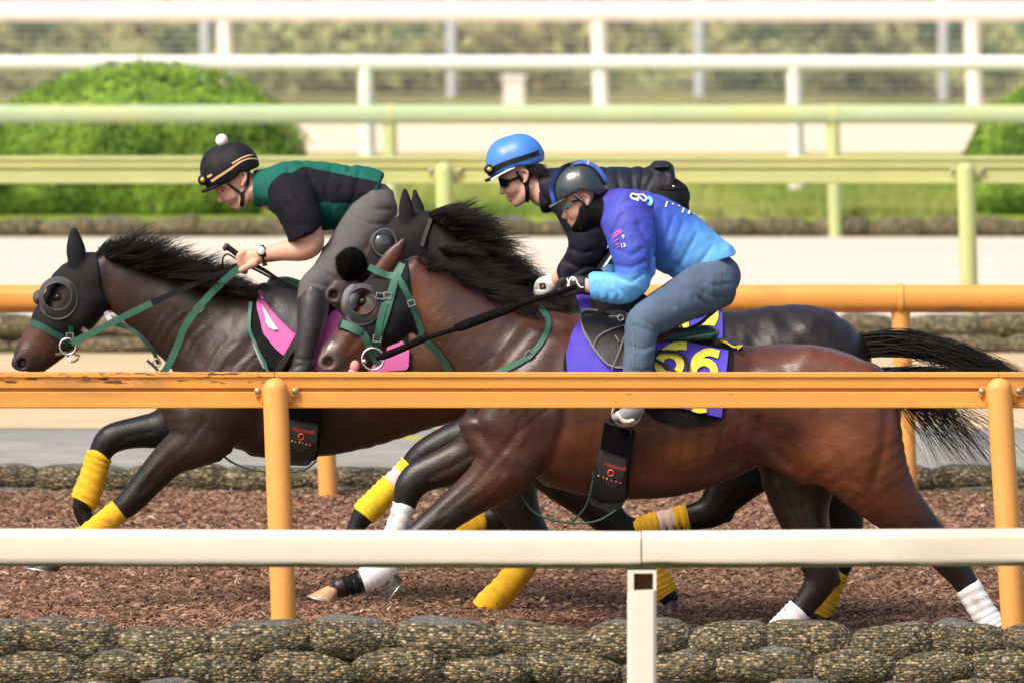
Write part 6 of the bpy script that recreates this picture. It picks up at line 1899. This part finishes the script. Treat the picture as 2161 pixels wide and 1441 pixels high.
sc = Sculpt(YM, .006)
sc.chain([(1078,345,0,57,52),(1098,336,0,54,52)], k=.02, cap=1.0)
hp_, hbv = rider_mesh('helmet', sc, M['helm_blue'], RM, clip=[(1010,270),(1160,270),(1152,325),(1147,340),(1120,348),(1090,350),(1060,362),(1024,380),(1010,360)])
SH_ = Surf(YM, [hbv])
ribbon('black_band', SH_, [(1028,368),(1050,354),(1072,344),(1100,335),(1125,327),(1146,319)], [14, 10, 10, 11], M['black_lea'], hp_, .004, .004, 5)
sc = Sculpt(YM, .005); sc.chain([(1025,382,0,3.5,24),(1042,375,0,4,42),(1070,360,0,4.5,50)], k=.01)
rider_mesh('peak', sc, M['helm_black'], hp_)
ribbon('peak_highlight', Surf(YM, []) if False else SH_, [(1036,380,-.1),(1060,366,-.105),(1086,353,-.105)], 4, M['whitepr'], hp_, free=True, step=5)  # white strip paints the highlight along the edge of the peak
q = SH_.at(1034, 358, .004); blob('goggle_lens', q, (.026, .03, .022), M['black_lea'], hp_); blob('goggle_lens', q + np.array([0, -.024, 0]), (.013, .010, .012), M['goldlens'], hp_)
SC_ = Surf(YM, [rb, hbv])
gl = panel('sunglasses', SRM, [(1051,377),(1076,379),(1074,392),(1066,398),(1056,394)], M['lens'], RM, .010, .004, 4)
ribbon('temple', SRM, [(1074,383),(1086,378),(1100,372)], 6, M['black_lea'], gl, .008, .003, 4)
cs = lambda s, p, w=5: ribbon('chin_strap', s, p, w, M['black_lea'], hp_, .006, .004, 4)
cs(SC_, [(1090,362),(1098,378),(1108,390)]); cs(SC_, [(1120,350),(1118,372),(1112,390)]); cs(SC_, [(1110,385),(1113,405),(1112,428)], 9)
S = []
for i in range(420):
    x, y = 1112 + rnd.uniform(-6, 26), 350 + rnd.uniform(-4, 10); dy = rnd.uniform(-.085, .085)
    ex, ey = x + rnd.uniform(6, 26), y + rnd.uniform(4, 26)
    S.append((np.array([P(x, y, YM + dy), P((x + ex) / 2 + 2, (y + ey) / 2 - 2, YM + dy * 1.05), P(ex, ey, YM + dy)]), .0035))
strands('hair', S, M['brownhair'], RM)
sc = Sculpt(YM, .0055)
sc.chain([(1166,596,-.188,16,12),(1152,602,-.18,19,12),(1140,605,-.17,16,10)], k=.01, inflate=.002)
fist(sc, (1141,594,-.18), (-.5,6.5,.004), ((0,0,0,1.15),(-8,6,-.002,1.05),(-7,14,.014,1.05),(2,17,.03,1)), 5.5, (.7, .7, .7))
sc.chain([(1160,610,-.19,8,7),(1146,618,-.195,7,6),(1132,620,-.19,6,5)], k=.008)
gv, gb = rider_mesh('glove', sc, M['glove_w'], RM)
panel('badge', Surf(YM, [gb]), [(1138,599),(1150,597),(1153,609),(1140,612)], M['black_lea'], gv, .003, .002, 4)
panel('badge_mark', Surf(YM, [gb]), [(1142,602),(1147,600),(1150,605),(1144,609)], M['goldlens'], gv, .006, .002, 3)

# ------------------------------------------------------------------ near rider, purple to blue jacket
RN = empty('person', P(1500, 600, YN), 'rider in a purple to light blue jacket, jeans and graphite helmet on the bay horse', 'person', 'riders')
sc = Sculpt(YN, .0055)
sc.chain([(1212,404,0,42,36,SK),(1236,404,0,46,38,SK)], k=.02)
sc.chain([(1220,424,0,36,33,SK),(1222,448,0,28,28,SK),(1222,464,0,18,20,SK)], k=.02)
sc.chain([(1200,424,0,8,17,SKD)], k=.012)
sc.chain([(1197,436,0,6,4.5,SK),(1194,448,0,6,5,SK),(1192,458,0,7.5,7,(.60,.32,.24))], k=.008)
sc.chain([(1206,452,-.03,10,8,SK),(1220,446,-.05,10,6,SK)], k=.015)
sc.chain([(1203,468,0,7,11,LIP)], k=.008)
sc.chain([(1212,478,0,9,10,SK)], k=.012)
for s_ in (-1, 1):
    sc.chain([(1216,478,s_*.015,9,6,SK),(1234,466,s_*.05,10,6,SK),(1242,444,s_*.062,10,6,SK)], k=.015)
    sc.chain([(1228,412,s_*.08,4,4,SKD),(1236,410,s_*.087,4,3,SK),(1243,418,s_*.087,4,3,SK),(1242,428,s_*.083,4,3,SK),(1238,434,s_*.078,4,4,SK)], k=.004)
    sc.chain([(1236,422,s_*.076,8,4,(.5,.22,.15))], k=.006)
sc.chain([(1250,432,0,30,30,SK),(1285,440,0,34,36,SK)], k=.02)
sc.chain([(1310,452,0,42,54),(1375,482,0,58,64),(1445,528,0,54,60),(1495,572,0,34,52)], k=.04, col=SK)
NARM = [(1320,452,-.21,40,34,SK),(1336,520,-.25,34,30,SK),(1342,580,-.26,29,27,SK),(1318,610,-.255,24,23,SK),(1280,610,-.24,19,18,SK),(1246,604,-.225,14,13,SK),(1234,602,-.22,14,12,SK)]
sc.chain(NARM, k=.012); sc.chain(mirror(NARM[:-3]) + [(1290,588,.15,19,18,SK),(1250,594,.04,14,13,SK)], k=.012)
sc.chain([(1236,602,-.22,15,10,SK),(1216,602,-.21,17,10,SK),(1198,602,-.20,15,9,SK)], k=.01)
fist(sc, (1190,592,-.215), (-.5,6.5,.004), ((0,0,0,1.1),(-9,5,-.002,1),(-8,13,.014,1),(2,17,.03,.9)), 5, SK)
NLEG = [(1508,592,-.09,46,40),(1450,624,-.19,40,36),(1395,656,-.26,34,32),(1360,682,-.30,30,28),(1350,740,-.345,26,25),(1342,800,-.36,22,21),(1336,850,-.365,19,18),(1326,868,-.365,16,17)]
for q in (NLEG, mirror(NLEG)): sc.chain(q, k=.02, col=SK)
def pnr(V, C_):
    px, py = PX(V)
    C_ = mixin(C_, (.64,.28,.21), spot(px, py, 1208, 454, 14, 12, 0, .8) * .4)
    return C_
_, rb = rider_mesh('body', sc, M['skin'], RN, pnr); SRN = Surf(YN, [rb])
sc = Sculpt(YN, .0054)
sc.chain([(1285,440,0,42,44),(1312,450,0,54,64),(1370,478,0,72,80),(1440,520,0,70,78),(1500,558,0,58,74),(1530,576,0,52,76)], k=.04)
for s_ in (-1, 1):
    if s_ < 0: sc.chain([(1304,448,-.17,48,34),(1322,462,-.21,56,42),(1336,525,-.25,47,42),(1340,580,-.262,41,38),(1316,608,-.258,36,33),(1280,608,-.242,33,29),(1252,604,-.228,30,26)], k=.025)
    else: sc.chain([(1304,448,.17,48,34),(1322,462,.21,56,42),(1336,525,.25,47,42),(1338,575,.25,40,36),(1312,588,.2,33,30),(1286,584,.14,26,24)], k=.025)
fo = [([(1345,470),(1372,520),(1372,590)], .010, .014), ([(1395,440),(1400,500),(1385,560)], .004, .010), ([(1420,455),(1405,500),(1380,535)], .006, .009), ([(1440,470),(1420,520),(1392,560)], .005, .009), ([(1470,490),(1440,545),(1410,580)], .006, .010), ([(1500,520),(1470,560)], .005, .009), ([(1290,500),(1300,470),(1310,450)], .006, .009), ([(1300,520),(1330,535),(1352,520)], .005, .009), ([(1300,555),(1330,560),(1360,545)], .006, .009), ([(1305,580),(1330,590),(1352,575)], .006, .008), ([(1275,590),(1285,610),(1280,632)], .005, .008), ([(1300,590),(1305,615),(1298,632)], .005, .007), ([(1258,590),(1265,610),(1262,628)], .004, .007), ([(1430,560),(1455,590)], .006, .010), ([(1320,620),(1300,600),(1290,592)], .004, .008)]
for p, a, w in fo: sc.crease(p, a, w)
PU, BL, LB = np.array((.055, .045, .36)), np.array((.045, .12, .50)), np.array((.13, .40, .76))
def pj(V, C_):
    px, py = PX(V)
    t = ((px - 1330) + (py - 430) * .9) / 262
    arm = V[:, 1] < YN - .17
    ta = np.where(py < 560, .12 + (py - 430) * .0012, .28 + (py - 560) / 42.0) + np.clip((1300 - px) / 40, 0, 1) * .6 * (py > 570)
    t = np.where(arm & (px < 1372), ta, t)
    far = V[:, 1] > YN + .1
    t = np.where(far & (px < 1320), 1.0, t)
    t = np.clip(t + .08 * (fbm(V * 9.0, 2) - .4), 0, 1)
    c = np.where((t < .5)[:, None], PU + (BL - PU) * (t * 2)[:, None], BL + (LB - BL) * (np.clip(t - .5, 0, .5) * 2)[:, None])
    return c
jk, jb = rider_mesh('jacket', sc, M['sleek'], RN, pj, clip=[(1275,395),(1345,380),(1420,405),(1500,450),(1541,497),(1555,516),(1558,528),(1548,538),(1520,547),(1480,575),(1448,602),(1400,640),(1244,646),(1240,570),(1270,540),(1280,500),(1258,480),(1262,440)], noise=(.004, 17, (1, 1, 1), .0050, 3.0))
SJ = Surf(YN, [jb])
# prints of the jacket
M['pinkpr'] = mat('pink_print', (.75, .12, .42), .6, .02); M['limepr'] = mat('lime_print', (.50, .70, .12), .6, .02); M['cyanpr'] = mat('cyan_print', (.20, .62, .68), .6, .02)
text_on('sleeve_lettering', SJ, '2020', 1294, 504, 8.5, -35, M['pinkpr'], jk, .006, bold=.02)
text_on('sleeve_lettering', SJ, '9', 1313, 504, 8, -5, M['limepr'], jk, .006, bold=.02)
text_on('sleeve_lettering', SJ, '13', 1310, 523, 8, -10, M['whitepr'], jk, .006, bold=.02)
for (x, y, l) in ((1297, 510, 8), (1300, 518, 8), (1302, 524, 6)): ribbon('print_mark', SJ, [(x, y), (x + l, y - 5)], 2, M['pinkpr'], jk, .006, .002, 2, curve=False)
ribbon('back_logo', SJ, [(1352,415),(1334,410),(1332,418),(1348,424)], 4, M['whitepr'], jk, .006, .002, 2)
ribbon('back_logo', SJ, [(1340,412),(1356,412),(1364,420),(1358,425),(1350,418),(1344,420)], 4, M['whitepr'], jk, .006, .002, 2)
ribbon('back_logo', SJ, [(1366,417),(1374,422),(1372,432),(1366,430)], 7, M['cyanpr'], jk, .005, .002, 3)
for (x0, y0, x1, y1) in ((1408,426,1404,438),(1443,440,1439,450),(1455,445,1452,453),(1478,456,1474,463),(1420,430,1419,433),(1433,434,1432,437),(1466,449,1465,453)):
    ribbon('print_mark', SJ, [(x0, y0), (x1, y1)], 3.4, M['whitepr'], jk, .006, .002, 3, curve=False)
# jeans
sc = Sculpt(YN, .0056)
sc.chain([(1495,578,0,58,68),(1512,594,0,58,74)], k=.03)
for s_ in (-1, 1):
    sc.chain([(1508,596,s_*.09,58,50),(1450,626,s_*.19,50,44),(1396,656,s_*.265,44,40),(1362,680,s_*.305,40,37),(1353,702,s_*.325,36,34),(1350,745,s_*.345,33,31),(1343,800,s_*.36,30,28),(1338,846,s_*.365,27,25)], k=.025)
for p in ([(1480,590),(1510,600),(1540,596)], [(1470,605),(1500,622),(1530,625)], [(1462,620),(1495,640)], [(1390,690),(1362,672),(1340,660)], [(1395,700),(1365,688),(1335,680)], [(1420,640),(1400,625)], [(1440,600),(1462,612),(1490,640)], [(1330,720),(1352,728),(1372,722)], [(1330,770),(1350,776),(1372,768)]): sc.crease(p, .005, .008)
_, tb = rider_mesh('jeans', sc, M['denim'], RN, noise=(.004, 18, (1, 1, 1), .0042, 3.0), clip=[(1440,560),(1540,500),(1590,540),(1590,680),(1420,730),(1390,740),(1385,864),(1300,864),(1305,640),(1400,600)])
ST_ = Surf(YN, [tb])
ribbon('seam', ST_, [(1519,556),(1521,580),(1518,606)], 1.8, M['piping'], RN, .003, .002, 5)
ribbon('seam', ST_, [(1336,700),(1338,740),(1336,780)], 1.8, M['piping'], RN, .003, .002, 5)
for s_ in (-1, 1):
    sc = Sculpt(YN, .006)
    sc.chain([(1342,858,s_*.365,22,19),(1328,870,s_*.368,19,20),(1310,878,s_*.368,13,18),(1298,880,s_*.365,9,14)], k=.02)
    so, _ = rider_mesh('shoe', sc, M['shoe'], RN)
    sc = Sculpt(YN, .005)
    sc.chain([(1336,886,s_*.368,7,19),(1318,888,s_*.368,7.5,21),(1304,872,s_*.368,7,18)], k=.01)
    rider_mesh('sole', sc, M['sole'], so)
    mb = MB(); pts = [P(1322 + 30 * math.cos(t), 872 + 26 * math.sin(t), YN + s_ * .37) for t in np.linspace(0, 2 * math.pi, 22)]
    mb.tube(pts, .006, 7, False); mb.build('stirrup', M['bolt'], sd if False else RN)
# neck warmer over chin, mouth and neck
sc = Sculpt(YN, .0055)
sc.chain([(1232,430,0,40,37),(1230,450,0,34,34),(1226,470,0,22,24)], k=.02, inflate=.010)
sc.chain([(1214,478,0,10,12)], k=.012, inflate=.006)
sc.chain([(1244,440,0,40,36),(1262,440,0,38,38),(1290,444,0,40,42)], k=.02, inflate=.006)
rider_mesh('neck_warmer', sc, M['black_cloth'], RN, clip=[(1223,436),(1230,430),(1246,438),(1262,400),(1300,395),(1300,480),(1260,505),(1212,500),(1202,484),(1212,470),(1218,458)])
sc = Sculpt(YN, .0055)
sc.chain([(1216,402,0,60,54),(1228,400,0,62,56)], k=.02, cap=.95)
hp_, hbv = rider_mesh('helmet', sc, M['helm_grey'], RN, clip=[(1140,320),(1300,320),(1290,392),(1276,408),(1258,412),(1244,402),(1226,400),(1208,408),(1192,417),(1166,434),(1140,420)])
SH_ = Surf(YN, [hbv])
def trim(p, w, m='helm_trim', off=.003): ribbon('blue_trim', SH_, p, w, M[m], hp_, off, .003, 4)
trim([(1170,428),(1163,402),(1168,376),(1184,355),(1202,345)], [9, 9, 8, 3]); trim([(1176,428),(1169,402),(1174,378),(1189,358),(1206,346)], 1.6, 'black_lea', .006)
trim([(1212,347),(1234,343),(1256,352),(1272,370),(1282,390)], [3, 8, 9, 8]); trim([(1212,350),(1232,348),(1252,357),(1266,374),(1276,392)], 1.6, 'black_lea', .006)
sc = Sculpt(YN, .005); sc.chain([(1160,437,0,2.4,26),(1176,428,0,2.6,42),(1196,416,0,3,48)], k=.008)
rider_mesh('peak', sc, mat('clear_grey_peak', (.10, .10, .10), .2, .05, spec=.6), hp_)
SC_ = Surf(YN, [rb, hbv])
cs = lambda p, w=5: ribbon('chin_strap', SC_, p, w, M['black_lea'], hp_, .010, .004, 4)
cs([(1212,412),(1226,424),(1240,436)]); cs([(1256,410),(1250,428),(1242,440)]); cs([(1240,434),(1236,460),(1222,482)], 6)
ribbon('strap_edge', SC_, [(1212,410),(1226,421),(1240,433)], 1.6, M['steel'], hp_, .015, .002, 4)
gl = panel('glasses', SRN, [(1186,436),(1194,430),(1207,425),(1208,430),(1198,438),(1190,442)], M['tlens'], RN, .010, .003, 4)
ribbon('temple', SRN, [(1205,427),(1216,424),(1228,421)], 4, M['black_lea'], gl, .010, .003, 4)
blob('eye', SRN.at(1199, 441, -.003), (.009, .006, .004), M['eye'], RN)
# glove with white scroll
sc = Sculpt(YN, .005)
sc.chain([(1232,602,-.22,18,13),(1216,602,-.21,20,13),(1198,602,-.20,17,11)], k=.01, inflate=.002)
fist(sc, (1190,591,-.215), (-.5,6.8,.004), ((0,0,0,1.2),(-9,5,-.002,1.1),(-8,13,.014,1.1),(2,17,.03,1)), 5.6, (.02, .02, .02))
sc.chain([(1214,616,-.225,8,7),(1196,620,-.228,7,6),(1180,617,-.222,6,5)], k=.008)
gv, gb = rider_mesh('glove', sc, M['glove_b'], RN, clip=[(1150,560),(1234,560),(1234,640),(1150,640)])
SG = Surf(YN, [gb])
ribbon('glove_scroll', SG, [(1196,588),(1200,596),(1201,604),(1198,605),(1203,590),(1209,586),(1215,590),(1220,600),(1226,606),(1232,606)], 2.6, M['whitepr'], gv, .004, .002, 2)
blob('glove_mark', SG.at(1210, 591.5, .004), (.006, .003, .006), M['whitepr'], gv)
sc = Sculpt(YN, .006)
sc.chain([(1248,592,.04,18,14),(1225,596,.02,18,13),(1205,600,.0,15,11)], k=.01)
fist(sc, (1200,588,.0), (-.5,6,.004), ((0,0,0,1.2),(-9,5,-.002,1.1),(-8,13,.014,1.1),(2,17,.03,1)), 5.4, (.02, .02, .02))
rider_mesh('glove', sc, M['glove_b'], RN)
wh = empty('riding_whip', P(1240, 578, YN - .1), 'black padded whip handle in the gloves of the rider in purple', 'whip', 'whips')
cord('handle', [(1276,578,-.02,3),(1262,574,-.04,7),(1240,573,-.08,8),(1222,580,-.1,7),(1205,590,-.12,6)], M['black_lea'], wh, YN)
cord('shaft', [(1270,577,-.02,3),(1310,590,.03,3),(1380,640,.1,2.6),(1440,690,.14,2)], M['black_lea'], wh, YN)
